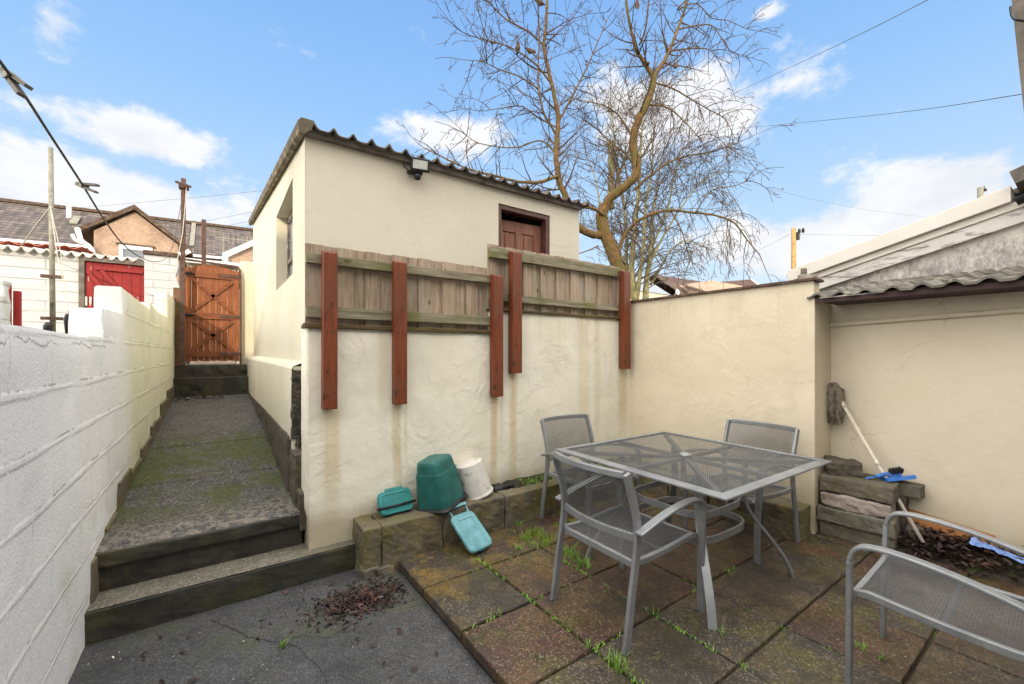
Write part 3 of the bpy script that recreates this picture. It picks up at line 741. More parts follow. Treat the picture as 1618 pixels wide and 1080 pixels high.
m=MB(); slopeboard(m,XG-.03,XG+.06,A.y-.15,yN,-h*2.35,-h*1.47); m.build('barge_board',M['barge'],ng)
m=MB(); slopeboard(m,XG+.1,XG+4.2,A.y+.1,yN,-.03,.02); m.build('roof',M['lichen_tile'],ng)
m=MB(); g0=onX(1612,318,XG-.12); m.tube([(XG-.14,g0.y+.02,g0.z+.0),(XG-.14,g0.y-1.0,g0.z+.38)],.035,12); m.build('gutter',M['black'],ng,smooth=True)
m=MB(); a=onX(1597,276,XG-.1); m.prism([(a.y,a.z),(a.y-.03,a.z-.10),(a.y-1.2,a.z+.33),(a.y-1.2,a.z+.43)],'x',XG-.2,XG+.2); m.build('roof_edge',M['timber_dark'],ng)
m=MB(); s0=onX(1270,424,4.6); m.box(4.58,4.62,s0.y-.02,s0.y+.02,s0.z-.35,s0.z); tag(m.build('stub_post',M['timber_dark']),'short grey stub of timber sticking up behind the tan wall coping','post')

# ================================================================ SHED (cream building)
sh=empty('shed'); tag(sh,'cream rendered shed with corrugated roof standing behind the board fence','building')
XS=.564; YS=3.55; XR_=3.475
zf=3.115
def roofz(y): return zf+(y-YS)*.128
m=MB()
dx0,dx1,dz1=2.345,3.03,2.945
# front wall with door opening (3 pieces butt jointed in one mesh)
T=.14
m.prism([(XS,.3),(dx0,.3),(dx0,dz1),(dx0,zf),(XS,zf)],'y',YS,YS+T)
m.box(dx0,dx1,YS,YS+T,dz1,zf); m.box(dx1,XR_,YS,YS+T,.3,zf)
m.build('front_wall',M['front'],sh)
# side wall with window opening
wy0,wy1,wz0,wz1=4.18,5.42,2.13,2.985
YB=8.95
m=MB()
yy=YS+T
m.prism([(yy,.5),(wy0,.5),(wy0,roofz(wy0)),(yy,roofz(yy))],'x',XS,XS+.2)
m.prism([(wy0,.5),(wy1,.5),(wy1,wz0),(wy0,wz0)],'x',XS,XS+.2)
m.prism([(wy0,wz1),(wy1,wz1-.02),(wy1,roofz(wy1)),(wy0,roofz(wy0))],'x',XS,XS+.2)
m.prism([(wy1,.5),(YB,.5),(YB,roofz(YB)),(wy1,roofz(wy1))],'x',XS,XS+.2)
m.prism([(YS,.5),(yy,.5),(yy,roofz(yy)),(YS,zf)],'x',XS-.001,XS+.001)
m.box(XS+.2,XR_,YB-.2,YB,.5,roofz(YB)-.02); m.prism([(yy,.5),(YB-.2,.5),(YB-.2,roofz(YB-.2)-.02),(yy,roofz(yy)-.02)],'x',XR_-.2,XR_)
m.build('side_wall',M['side'],sh)
# plinth
pl=MB()
# side face x=.468, ledge sloping
vs=[];fs=[]
n=60
for i in range(n+1):
    y=YS-.03+(8.9-YS+.03)*i/n
    b=pz(y)+.22-.18*min(1,max(0,(y-4)/4)) if y>3.7 else .62
    b=max(pz(y)+.03, 0.86-.115*(y-3.5)*1.0) if y<8 else pz(y)+.05
    b=.80 if y<3.6 else (pz(y)+ .36*max(0,(1-(y-3.6)/4.2))+.04+.02*NZ.noise(Vector((0,y*5,0))))
    zt=1.325+.004*(y-3.5)
    vs += [(.468,y,b),(.465+NZ.noise(Vector((0,y*2,1)))*.006,y,(b+zt)/2),(.468,y,zt-.02),(.480,y,zt),(XS+.005,y,zt+.035)]
for i in range(n):
    for k in range(4): a=i*5+k; fs.append((a,a+5,a+6,a+1))
pl.add(vs,fs); pl.box(.478,XS+.01,YS-.028,8.9,.3,1.322)
pl.build('plinth',M['side'],sh)
m=MB(); b=rough_box(.47,.60,YS-.045,YS+.0,.78,1.30,amp=.010,seed=8,seg=.03,rnd=.006); m.add(b.v,b.f); b=rough_box(.50,.60,YS-.07,YS+.0,.72,.86,amp=.02,seed=9,seg=.03); m.add(b.v,b.f); m.build('pebbledash',M['pebble_dark'],sh)
# rough stone footing along the right edge of the path
m=MB()
for k in range(14):
    y0=3.62+k*.36; h=.36*max(0,(1-(y0-3.6)/4.2))+.07
    b=rough_box(.462-U(0,.012),.56,y0,y0+.355,pz(y0)-.15,pz(y0)+h,amp=.012,seed=60+k,seg=.07); m.add(b.v,b.f)
m.build('footing',M['stone_t'],sh)
m=MB(); b=rough_box(.46,.56,3.30,3.58,.2,.70,amp=.012,seed=77,seg=.05); m.add(b.v,b.f); b=rough_box(.47,.55,3.18,3.30,.2,.46,amp=.012,seed=78,seg=.05); m.add(b.v,b.f)
tag(m.build('stone_blocks',M['stone_t']),'dark rough stone blocks wedged between path and retaining wall end','stones')
# corrugated roof
m=MB(); vs=[];fs=[]
xa,xb=XS-.03,XR_+.08; NXR=420
def corr(x):
    u=((x-xa)/.1455)%1.0
    return .047*math.exp(-((u-.5)/.17)**2)
rows=[(YS-.10,.022),(YS+.6,.020),(YS+2.2,.022),(YS+2.25,.035),(YB+.15,.03)]
for (y,o) in rows:
    for i in range(NXR+1):
        x=xa+(xb-xa)*i/NXR
        wob=.006*NZ.noise(Vector((x*2,y,0)))+ (.004*math.floor(((x-xa)/.98)) %.008)
        vs.append((x,y+(.010*NZ.noise(Vector((x*4,0,3))) if y<YS else 0),roofz(y)+o+corr(x)+wob))
for j in range(len(rows)-1):
    for i in range(NXR): a=j*(NXR+1)+i; fs.append((a,a+1,a+NXR+2,a+NXR+1))
m.add(vs,fs); rf=m.build('roof',M['corr'],sh,smooth=True)
sol=rf.modifiers.new('thick','SOLIDIFY'); sol.thickness=.012; sol.offset=-1
m=MB()
x=XS+.0
while x<XR_:
    L=min(U(.5,1.1),XR_-x); m.box(x,x+L-.006,YS-.052-U(0,.006),YS-.003,zf-.028-U(0,.008),zf+.024,None); x+=L
m.build('wall_plate',M['timber_dark'],sh,bevel=.003)
# verge along side
m=MB(); vs=[];fs=[]; n=50
for i in range(n+1):
    y=YS-.10+(YB+.2-YS+.10)*i/n; z=roofz(y); j=.010*NZ.noise(Vector((y*6,0,0)))
    ring=[(XS+.03,z+.005),(XS-.025+j,z-.045+j),(XS-.055+j,z-.025+j),(XS-.065,z+.045),(XS-.04,z+.075),(XS+.05,z+.075)]
    vs += [(a,y,b) for a,b in ring]
for i in range(n):
    for k in range(6): a=i*6; fs.append((a+k,a+(k+1)%6,a+6+(k+1)%6,a+6+k))
fs.append((0,1,2,3,4,5)); fs.append(tuple(n*6+k for k in range(5,-1,-1)))
m.add(vs,fs); m.build('verge',M['verge'],sh)
# side window
fr=MB(); xw=XS+.11
fr.box(xw,xw+.045,wy0+.0,wy0+.055,wz0,wz1); fr.box(xw,xw+.045,wy1-.055,wy1,wz0,wz1-.02); fr.box(xw,xw+.045,wy0+.055,wy1-.055,wz1-.09,wz1-.0); fr.box(xw,xw+.045,wy0+.055,wy1-.055,wz0,wz0+.05)
fr.box(xw-.005,xw+.05,wy0+.055,wy1-.055,2.42,2.47); fr.box(xw,xw+.04,4.78,4.82,wz0+.05,2.42)
wn=fr.build('window',M['window_wood'],sh,bevel=.003)
m=MB(); m.box(xw+.018,xw+.026,wy0+.055,wy1-.055,wz0+.05,wz1-.09); m.build('pane',M['glass'],wn)
# door, ajar inwards
df=MB(); df.box(dx0,dx0+.045,YS+.012,YS+.10,1.0,dz1-.05); df.box(dx1-.05,dx1,YS+.012,YS+.10,1.0,dz1-.05); df.box(dx0,dx1,YS+.012,YS+.10,dz1-.05,dz1)
dfo=df.build('door_frame',M['doorframe'],sh,bevel=.004)
dm=MB(); W=dx1-dx0-.10; HT=1.86
def panel(m,x0,x1,z0,z1):
    m.box(x0,x1,.012,.030,z0,z1); m.box(x0+.03,x1-.03,.004,.0125,z0+.03,z1-.03)
sty=.095
for a,b in ((0,sty),(W/2-.04,W/2+.04),(W-sty,W)): dm.box(a,b,0,.04,0,HT)
for a,b in ((0,.16),(.70,.86),(HT-.62,HT-.52),(HT-.12,HT)):
    dm.box(sty,W/2-.04,0,.04,a,b); dm.box(W/2+.04,W-sty,0,.04,a,b)
for xa_,xb_ in ((sty,W/2-.04),(W/2+.04,W-sty)):
    panel(dm,xa_,xb_,.16,.70); panel(dm,xa_,xb_,.86,HT-.62); panel(dm,xa_,xb_,HT-.52,HT-.12)
dl=dm.build('door',M['door'],sh,bevel=.004)
dl.location=(dx0+.05,YS+.14,.98); dl.rotation_euler=(0,0,R(-4))
m=MB(); m.box(dx0-.2,dx1+.4,YS+.9,YS+.95,.8,3.0); m.build('interior_dark_sheet',M['iron'],sh)  # black sheet added for the shade inside the shed behind the door
# security floodlight
fl=empty('floodlight',onY(662,262,YS-.06)); tag(fl,'black security floodlight with motion sensor under the shed eaves','floodlight')
fl.rotation_euler=(R(14),0,R(-14))
m=MB(); m.box(-.085,.085,-.075,-.045,-.055,.055); hs=m.build('housing',M['iron'],fl,bevel=.01)
m=MB(); m.box(-.062,.062,-.079,-.0752,-.035,.035); m.build('lens',simple('lamp_lens',(.42,.43,.40),(.55,.56,.52),rough=.2,bst=0),hs)
m=MB(); m.box(-.03,.03,-.045,.03,-.075,-.05); m.box(-.10,-.03,-.02,.035,-.075,-.045); m.build('bracket',M['iron'],fl,bevel=.004)
m=MB(); m.lathe([(0,-.125),(.022,-.122),(.032,-.10),(.03,-.078),(.015,-.07),(0,-.07)],16,Matrix.Translation((-.015,-.04,0))); m.build('motion_sensor',M['black'],fl,smooth=True)
m=MB(); m.tube([(-.08,.01,-.05),(-.13,.0,-.02),(-.14,.01,.04),(-.08,.03,.07)],.005,6); m.build('cable',M['black'],fl)

# ================================================================ FENCES on the retaining wall
def fence(x0,x1,zb,zt,r1,r2,sill,label,w=.104):
    f=empty('board_fence'); tag(f,label,'fence','weathered board fence panels')
    m=MB(); x=x0; k=0
    while x<x1-.02:
        ww=min(w+U(-.012,.012),x1-x); zz=zt+U(-.003,.002)
        y=YF+.045+(.017 if k%2 else 0)
        m.prism([(x,zb),(x+ww+.006,zb),(x+ww+.006,zz-U(0,.002)),(x,zz)],'y',y,y+.016); x+=ww; k+=1
    m.build('boards',M['board'],f,bevel=.0015)
    for a,b in (r1,r2):
        mm=MB(); mm.box(x0+.0,x1+.005,YF-.0,YF+.0405,a,b-.0); mm.build('rail',M['rail'],f,bevel=.003)
    b=rough_box(x0-.012,x1+.0,YF-.028,YF+.14,sill[0],sill[1],amp=.005,seed=int(x0*10),seg=.06,rnd=.006); b.build('sill_board',M['sill'],f)
    return f
fence(.50,1.975,1.62,2.175,(2.035,2.10),(1.665,1.742),(1.592,1.622),'lower weathered board fence panel on the left half of the retaining wall')
fence(1.965,3.73,1.81,2.39,(2.265,2.355),(1.885,1.95),(1.795,1.818),'higher weathered board fence panel in front of the brown shed door',w=.098)
posts=[(.590,.682,1.04,2.115,'first red stained post, leftmost one, bolted to the retaining wall'),
(1.082,1.176,1.04,2.108,'second red stained post from the left, under the shed window side fence panel'),
(1.950,2.046,1.045,2.10,'red stained post where the lower fence panel ends'),
(2.148,2.250,1.242,2.33,'red stained post below the shed door, at the start of the higher fence panel'),
(3.632,3.742,1.25,2.325,'rightmost red stained post in the corner by the tan wall')]
posts[1]=posts[1][:4]+('second red stained post from the left, midway along the lower fence panel',)
for k,(a,b,z0,z1,l) in enumerate(posts):
    p=empty('fence_post',((a+b)/2,YF-.04,z0)); tag(p,l,'post','red stained fence posts')
    hw=(b-a)/2
    m=MB(); m.add([(-hw,-.042,0),(hw,-.042,0),(hw,.034,0),(-hw,.034,0),(-hw,-.042,z1-z0-.012),(hw,-.042,z1-z0-.012),(hw,.034,z1-z0+.012),(-hw,.034,z1-z0+.012)],[(0,3,2,1),(4,5,6,7),(0,1,5,4),(1,2,6,5),(2,3,7,6),(3,0,4,7)])
    m.build('post',M['post'],p,bevel=.006)
    for zz in (.10,.25,.52):
        for dx in (-.02,.025):
            m=MB(); m.lathe([(0,0),(.005,0),(.005,.004),(0,.004)],8,Matrix.Translation((dx,-.0415,zz+U(-.01,.01)))@Matrix.Rotation(R(90),4,'X'))
            m.build('bolt',M['iron'],p)

# ================================================================ GATE
YG=8.8
gt=empty('garden_gate',(0,YG,0)); tag(gt,'orange stained arched board gate with two crossed braces at the top of the path','gate')
gx0,gx1=-.405,.345
zb_,ztm=1.235,2.93
m=MB(); nb=9
for k in range(nb):
    a=gx0+(gx1-gx0)*k/nb; b=gx0+(gx1-gx0)*(k+1)/nb-.004
    def arch(x): u=(x-(gx0+gx1)/2)/((gx1-gx0)/2); return ztm-.10*u*u
    m.prism([(a,zb_+.05+U(0,.02)),(b,zb_+.05),(b,arch(b)),((a+b)/2,arch((a+b)/2)),(a,arch(a))],'y',.02,.038)
m.build('boards',M['gate'],gt,bevel=.002)
for z in (zb_+.12,2.005,2.70):
    mm=MB(); mm.box(gx0+.01,gx1-.01,-.015,.019,z,z+.10); mm.build('ledge',M['gate_brace'],gt,bevel=.003)
for (za,zc) in ((zb_+.22,2.005),(2.105,2.70)):
    for s in (1,-1):
        pa=Vector((gx0+.06,.003 if s==1 else .0045,za if s==1 else zc)); pb=Vector((gx1-.06,.003 if s==1 else .0045,zc if s==1 else za))
        mm=MB(); mm.bar([pa,pb],.024 if s==1 else .027,.055,(0,1,0)); mm.build('brace',M['gate_brace'],gt)
m=MB(); m.box(gx0,gx0+.07,-.012,.0195,zb_+.05,2.85); m.box(gx1-.075,gx1,-.012,.0195,zb_+.05,2.85); m.build('stile',M['gate'],gt,bevel=.002)
for z in (2.02,2.72,zb_+.14):
    m=MB(); m.box(gx1-.30,gx1+.02,-.024,-.016,z+.015,z+.06); m.build('hinge_strap',M['rust'],gt)
for z in (2.75,2.06):
    m=MB(); m.tube([(gx0-.03,-.028,z),(gx0+.13,-.028,z)],.010,8); m.box(gx0-.01,gx0+.09,-.03,-.016,z-.02,z+.02); m.build('bolt',M['iron'],gt)
# rusty tube frame round the gate top
gf=empty('tube_arch',(0,YG,0)); tag(gf,'rusty tube frame over the top of the orange gate','frame')
m=MB(); a=onY(292,409,YG-.02); b=onY(376,421,YG-.02); c=onY(379,425,YG-.02)
m.tube([(a.x,0,a.z),(b.x,0,b.z),(c.x,0,c.z-.015),(c.x,0,c.z-.35)],.020,10); m.build('tube',M['rust'],gf,smooth=True)
m=MB(); m.box(gx1+.005,gx1+.035,-.02,.04,1.22,2.8); m.box(gx0-.03,gx0-.004,-.02,.04,1.22,2.8); m.build('jamb',M['rust'],gf)
def tall_post(px_t,py_t,px_b,py_b,y,w,mat,label,extra=True,name='steel_post'):
    t=onY(px_t,py_t,y); b=onY(px_b,py_b,y); o=empty(name,(b.x,y,b.z)); tag(o,label,'post')
    m=MB(); m.bar([(0,0,0),(t.x-b.x,0,t.z-b.z)],w,w,(1,0,0)); m.build('post',mat,o,bevel=.003)
    return o,t,b
o,tp,_=tall_post(290,282,288,575,8.6,.062,M['rust'],'tall brown rusty post with rope knot beside the orange gate')
m=MB(); t=tp-Vector(o.location)
for k in range(3): m.tube([(t.x-.05,-.05,t.z-.12-.02*k),(t.x+.05,-.06,t.z-.11-.02*k),(t.x+.06,.04,t.z-.12-.02*k),(t.x-.05,.05,t.z-.12-.02*k),(t.x-.05,-.05,t.z-.12-.02*k)],.014,6)
m.tube([(t.x-.1,-.04,t.z-.08),(t.x+.10,-.06,t.z-.13)],.02,6)
m.build('rope_knot',M['rust'],o)
m=MB(); m.tube([(t.x+.04,-.05,t.z-.13),(t.x+.02,-.05,t.z-.5),(t.x-.01,-.05,t.z-.9),(t.x-.10,-.04,t.z-1.5)],.006,6)
m.build('rope',M['rope'],o)
tall_post(322,347,322,440,9.8,.07,M['rust'],'shorter brown post standing behind the orange gate')
# small brick pier at gate left
m=MB(); pa=onY(277,600,8.75); m.box(-.53,-.43,8.76,9.1,.9,2.02); m.box(-.56,-.44,8.80,9.1,2.021,2.5); tag(m.build('brick_pier',M['brick']),'narrow mossy red brick pier between the gate and the white wall','pier')
# low cream pier right of the gate
m=MB(); a=onY(381,412,YG+.15); m.box(.365,.60,YG+.08,YG+1.6,.5,a.z-.01); b=m.build('gate_pier',M['side'],bevel=.02); tag(b,'cream rendered pier joining the orange gate to the shed corner','pier')

# ================================================================ NEIGHBOUR'S YARD (left)
YW=11.5
def Yp(px,py,y=YW): return onY(px,py,y)
nw=empty('neighbour_outhouse'); tag(nw,'white painted block outhouse behind the left wall with corrugated roof edge','building')
tl=Yp(-60,383); tr=Yp(133,404); bt=Yp(133,560)
m=MB(); m.prism([(tl.x,.8),(tr.x,.8),(tr.x,tr.z),(tl.x,tr.z+.05)],'y',YW,YW+2.5); m.build('wall',M['white_block'],nw)
def corrsheet(name,mat,parent,pL,pR,depth,rise,pitch,amp,th=.02):
    m=MB(); n=int((pR-pL).length/pitch*8); vs=[];fs=[]
    for i in range(n+1):
        p=pL.lerp(pR,i/n); h=amp*math.sin(2*math.pi*i/8)
        vs += [(p.x,p.y,p.z+h),(p.x,p.y+depth,p.z+rise+h)]
    for i in range(n): a=i*2; fs.append((a,a+2,a+3,a+1))
    m.add(vs,fs); o=m.build(name,mat,parent,smooth=True); s=o.modifiers.new('t','SOLIDIFY'); s.thickness=th; return o
corrsheet('roof',M['pinksheet'],nw,Yp(-60,383,YW-.1),Yp(218,410,YW-.1),2.6,.35,.16,.045)
corrsheet('rear_roof',M['redsheet'],nw,Yp(-60,376,YW+3),Yp(130,391,YW+3),1.6,.12,.3,.03)
m=MB(); a=Yp(135,411,YW-.03); b=Yp(228,417,YW-.03); bz=1.2
m.box(a.x,b.x,YW-.02,YW+.06,bz,b.z+.0)
db=m.build('door',M['redboards'],nw)
m=MB(); m.box(a.x-.09,a.x-.01,YW-.06,YW+.02,bz,a.z+.03); m.box(a.x-.01,b.x+.02,YW-.08,YW+.02,a.z-.01,a.z+.07); m.build('door_frame',M['timber_dark'],nw)
for (p,q) in (((138,428),(168,462)),((160,426),(186,456)),((150,423),(226,430)),((138,486),(158,487))):
    P0=Yp(*p,YW-.05);P1=Yp(*q,YW-.05); m=MB(); m.bar([P0,P1],.03,.06,(0,1,0)); m.build('door_brace',M['redpaint'],db)
m=MB(); p=Yp(148,476,YW-.04)
for dx in range(6): m.box(p.x-.18+dx*.06,p.x-.15+dx*.06,YW-.045,YW-.021,p.z-.09,p.z+.09)
m.build('vent',M['pinksheet'],db)
# white panel wall right of red door with ragged edge
m=MB(); ps=[(228,402),(281,405),(282,420),(277,436),(283,452),(282,470),(276,484),(268,492),(262,560),(228,560)]
m.prism([(Yp(px,py,YW-.6).x,Yp(px,py,YW-.6).z) for px,py in ps],'y',YW-.6,YW-.35); w=m.build('white_wall',whiteblock('white_rough_block',row=.16,w=.5)); tag(w,'white block wall end with ragged right edge between red door and gate','wall')
m=MB(); m.box(Yp(226,402,YW-.6).x,Yp(283,405,YW-.6).x,YW-.64,YW-.3,Yp(255,405,YW-.6).z+.02,Yp(255,400,YW-.6).z+.03); m.build('coping',M['coping'],w)
# red timber boards at left
m=MB()
for (x0_,x1_,yt) in ((8,18,447),(18,32,458)):
    a=Yp(x0_,yt,7.5); b=Yp(x1_,yt,7.5); m.box(a.x,b.x-.01,7.5+(.04 if x0_>10 else 0),7.56+(.04 if x0_>10 else 0),.8,a.z)
tag(m.build('red_boards',M['redpaint'],bevel=.008),'two dark red painted boards behind the white wall at far left','boards')
m=MB(); a=Yp(-20,440,7.2); b=Yp(6,446,7.2); c=rough_box(a.x,b.x,7.2,7.4,.8,a.z,amp=.02,seed=4,seg=.1); tag(c.build('gate_pillar',M['white_block']),'flaking white pillar at the far left edge behind the white wall','pillar')
# pipe pole
o=empty('clothes_pole'); tag(o,'tall galvanised pipe pole with cords standing behind the white wall','pole')
yP=8.0; a=onY(80,233,yP); b=onY(84,560,yP)
m=MB(); m.tube([b,a],[.029,.024],12); m.build('pole',M['galv'],o,smooth=True)
for py in (437,503):
    p=onY(83,py,yP); m=MB(); m.box(p.x-.10,p.x+.10,yP-.05,yP+.0,p.z-.02,p.z+.02); m.build('bracket',M['rust'],o)
m=MB(); s0=onY(80,327,yP-.04)
m.tube([s0,onY(60,352,9),onY(35,386,YW-.3)],.010,6); m.tube([s0,onY(90,400,yP-.2),onY(110,490,yP-.3)],.006,6); m.tube([s0,onY(96,400,yP-.2),onY(103,452,yP-.3)],.004,6)
q=onY(110,490,yP-.3); m.lathe([(0,-.03),(.02,-.02),(.025,0),(.015,.02),(0,.03)],10,Matrix.Translation(q)); m.build('cord',M['rope'],o)
# black looped handle
h_=empty('trolley_handle'); tag(h_,'black looped tube handle poking up behind the white wall','handle')
m=MB(); m.tube([onY(111,545,5),onY(106,503,5),onY(108,498,5),onY(112,497,5),onY(115,501,5),onY(123,545,5)],.022,8); m.build('tube',M['black'],h_,smooth=True)
m=MB(); p=onY(76,518,5); m.lathe([(0,-.05),(.03,-.04),(.03,.02),(.015,.05),(0,.05)],10,Matrix.Translation(p)); tag(m.build('black_stub',M['black'],smooth=True),'small black rubber stub just showing over the white wall by the pole','stub')

# clothes line with two pegs, from the brown post to above the camera's left
cl=empty('clothes_line'); tag(cl,'dark clothes line sagging from the rusty post across the upper left','clothes line')
pts=[(-60,18,.53),(0,97,.62),(40,152,.72),(80,214,.86),(130,291,1.10),(165,347,1.45),(195,386,2.0),(222,406,2.9),(245,413,4.4),(262,408,6.4),(272,392,8.4)]
P3=[D(a,b,d) for a,b,d in pts]
def smooth_poly(P,n=6):
    out=[]; Q=[P[0]]+P+[P[-1]]
    for i in range(1,len(Q)-2):
        for k in range(n):
            t=k/n; p0,p1,p2,p3=Q[i-1],Q[i],Q[i+1],Q[i+2]
            out.append(.5*((2*p1)+(-p0+p2)*t+(2*p0-5*p1+4*p2-p3)*t*t+(-p0+3*p1-3*p2+p3)*t*t*t))
    out.append(P[-1]); return out
L=smooth_poly(P3); rr=[.0021+.0003*p.y for p in L]
m=MB(); m.tube(L,rr,6); m.tube(smooth_poly([D(272,392,8.4),D(281,350,8.5),D(290,300,8.55)]),.006,5); m.build('line',M['line'],cl,smooth=True)
def peg(p,axis,open_dir,L,label):
    o=empty('clothes_peg',p); tag(o,label,'clothes peg','pegs on the clothes line')
    ax=Vector(axis).normalized(); od=Vector(open_dir); od=(od-ax*od.dot(ax)).normalized(); sd=ax.cross(od)
    for s in (1,-1):
        m=MB(); pts=[ax*(-L*.35)+od*s*L*.015,ax*(-L*.1)+od*s*L*.05,ax*(L*.1)+od*s*L*.06,ax*(L*.65)+od*s*L*(.12 if s==1 else .10)]
        m.bar(pts,.010,.0055,sd); m.build('leg',M['peg'],o)
    m=MB(); m.tube([sd*-.008,sd*.008],.007,8); m.build('spring',M['galv'],o)
p=D(18,122,.66); q=D(52,158,.64); peg(p,q-p,D(50,120,.66)-D(20,150,.66),.074,'grey wooden peg on the clothes line in the top left corner')
p=D(133,293,1.11); q=D(170,303,1.08); peg(p,q-p,(0,0,1),.084,'grey wooden peg on the clothes line halfway down its sag')

# ================================================================ FAR HOUSES (left)
tr_=empty('terraced_houses'); tag(tr_,'long brown tiled terrace roof across the background behind the white outhouse','building')
YT=27.0
r0=onY(-80,307,YT+4); r1=onY(470,371,YT+4); 
zr=(onY(0,317,YT+4).z+onY(398,364,YT+4).z)/2; print('ridge z',onY(0,317,YT+4).z,onY(398,364,YT+4).z)
zl,zrr=onY(0,317,YT+4).z,onY(398,364,YT+4).z
xl,xrr=onY(0,317,YT+4).x,onY(398,364,YT+4).x
def zridge(x): return zl+(zrr-zl)*(x-xl)/(xrr-xl)
e0=onY(0,380,YT).z; e1=onY(395,402,YT).z
def zeave(x): return zridge(x)-(zl-e0)
X0_,X1_=-34,7
m=MB(); m.add([(X0_,YT,zeave(X0_)),(X1_,YT,zeave(X1_)),(X1_,YT+4,zridge(X1_)),(X0_,YT+4,zridge(X0_)),(X1_,YT+8,zeave(X1_)),(X0_,YT+8,zeave(X0_))],[(0,1,2,3),(3,2,4,5)])
rfo=m.build('roof',M['tiles'],tr_)
m=MB(); m.bar([(X0_,YT+4,zridge(X0_)+.05),(X1_,YT+4,zridge(X1_)+.05)],.25,.14,(0,1,0)); m.build('ridge_tiles',M['coping'],tr_)
m=MB(); m.prism([(X0_,0),(X1_,0),(X1_,zeave(X1_)-.02),(X0_,zeave(X0_)-.02)],'y',YT+.3,YT+7.7); m.build('wall',M['dash_far'],tr_)
m=MB(); m.bar([(X0_,YT-.08,zeave(X0_)),(X1_,YT-.08,zeave(X1_))],.12,.12,(0,1,0)); m.build('gutter',M['white'],tr_)
m=MB(); a=onY(36+73,328,YT+3); m.tube([(a.x,YT+3,a.z-.7),(a.x,YT+3,a.z+.1)],.10,8); m.build('flue',M['white'],tr_)
def rooflight(px,py,w,h):
    a=onY(px,py,YT+2.6); z=zeave(a.x)+(zridge(a.x)-zeave(a.x))*2.6/4
    s=(zridge(0)-zeave(0))/4
    m=MB(); m.add([(a.x-w,YT+2.6-h,z-h*s+.05),(a.x+w,YT+2.6-h,z-h*s+.05),(a.x+w,YT+2.6+h,z+h*s+.05),(a.x-w,YT+2.6+h,z+h*s+.05),(a.x-w,YT+2.6-h,z-h*s+.12),(a.x+w,YT+2.6-h,z-h*s+.12),(a.x+w,YT+2.6+h,z+h*s+.12),(a.x-w,YT+2.6+h,z+h*s+.12)],[(0,1,2,3),(4,5,6,7),(0,1,5,4),(1,2,6,5),(2,3,7,6),(3,0,4,7)])
    m.build('flashing',M['galv'],tr_)
rooflight(119,345,.14,.4); rooflight(305,366,.10,1.6)
# gabled rear wing
gw=empty('rear_wing'); tag(gw,'tan pebbledashed gabled house wing with a white window, behind the red door','house')
YQ=20.0
ap=onY(213,332,YQ); gl=onY(132,364,YQ); gr=onY(290,392,YQ); gl.z=(gl.z+gr.z)/2
print('gable',ap,gl,gr)
zl_=onY(132,364,YQ).z; zr_=onY(292,392,YQ).z
m=MB(); m.prism([(gl.x+.25,.5),(gr.x-.15,.5),(gr.x-.15,zr_+.1),(ap.x,ap.z-.05),(gl.x+.25,zl_+.05)],'y',YQ,YQ+8); m.build('wall',M['dash'],gw)
m=MB()
m.prism([(gl.x-.15,zl_-.12),(ap.x,ap.z),(gr.x+.25,zr_-.18),(gr.x+.25,zr_-.02),(ap.x,ap.z+.17),(gl.x-.15,zl_+.04)],'y',YQ-.15,YQ+9); m.build('roof',M['coping'],gw)
a=onY(188,385,YQ-.02); b=onY(241,391,YQ-.02); zt=onY(190,386,YQ).z; zb2=onY(215,425,YQ).z
m=MB(); m.box(a.x,b.x,YQ-.05,YQ+.05,zt-.14,zt); m.box(a.x,a.x+.10,YQ-.05,YQ+.05,zb2,zt-.14); m.box(b.x-.10,b.x,YQ-.05,YQ+.05,zb2,zt-.14); m.box(a.x+.1,b.x-.1,YQ-.05,YQ+.05,zt-.56,zt-.44); wn=m.build('window',M['white'],gw)
m=MB(); m.box(a.x+.1,b.x-.1,YQ-.02,YQ+.0,zb2,zt-.14); m.build('pane',M['glass_dark'],wn)
m=MB(); m.box(a.x-.08,b.x+.08,YQ-.06,YQ-.001,zt+.0,zt+.06); m.build('lintel',M['coping'],wn)
m=MB(); m.tube([onY(122,360,YQ-.3),onY(128,380,YQ-.3),onY(140,388,YQ-.3),onY(146,395,YQ-.3),onY(147,425,YQ-.3)],.07,8); m.tube([onY(114,370,YQ-.3),onY(118,378,YQ-.3),onY(130,386,YQ-.3)],.05,8); m.build('downpipe',M['white'],gw,smooth=True)
m=MB(); m.tube([onY(282,402,YQ-.3),onY(292,400,YQ-.3),onY(300,396,YQ-.3)],.08,8); m.build('gutter_end',M['white'],gw,smooth=True)
# small wing right, behind the pier
sw=empty('small_house_wing'); tag(sw,'small tan house wing with white sloping fascia between gate and shed','house')
YV=17
a=onY(360,402,YV); b=onY(402,376,YV)
m=MB(); m.prism([(a.x,.5),(b.x+1.5,.5),(b.x+1.5,b.z+.5),(b.x,b.z-.1),(a.x,a.z-.12)],'y',YV,YV+5); m.build('wall',M['dash'],sw)
m=MB(); m.prism([(a.x-.15,a.z-.2),(b.x+1.5,b.z+.75),(b.x+1.5,b.z+.95),(a.x-.15,a.z)],'y',YV-.15,YV+5); m.build('roof',M['white'],sw)
m=MB(); m.tube([(a.x-.05,YV-.2,a.z-.1),(a.x-.05,YV-.2,.8)],.06,8); m.build('downpipe',M['white'],sw)
an=onY(345,375,YV+1)
m=MB(); m.tube([(an.x+.15,YV+1,an.z-.6),(an.x+.15,YV+1,an.z+.2)],.03,5); m.tube([(an.x-.1,YV+1,an.z),(an.x+1.6,YV+1,an.z+.05)],.02,5)
for k in range(9): m.tube([(an.x+.3+k*.14,YV+1,an.z-.14),(an.x+.3+k*.14,YV+1,an.z+.18)],.012,4)
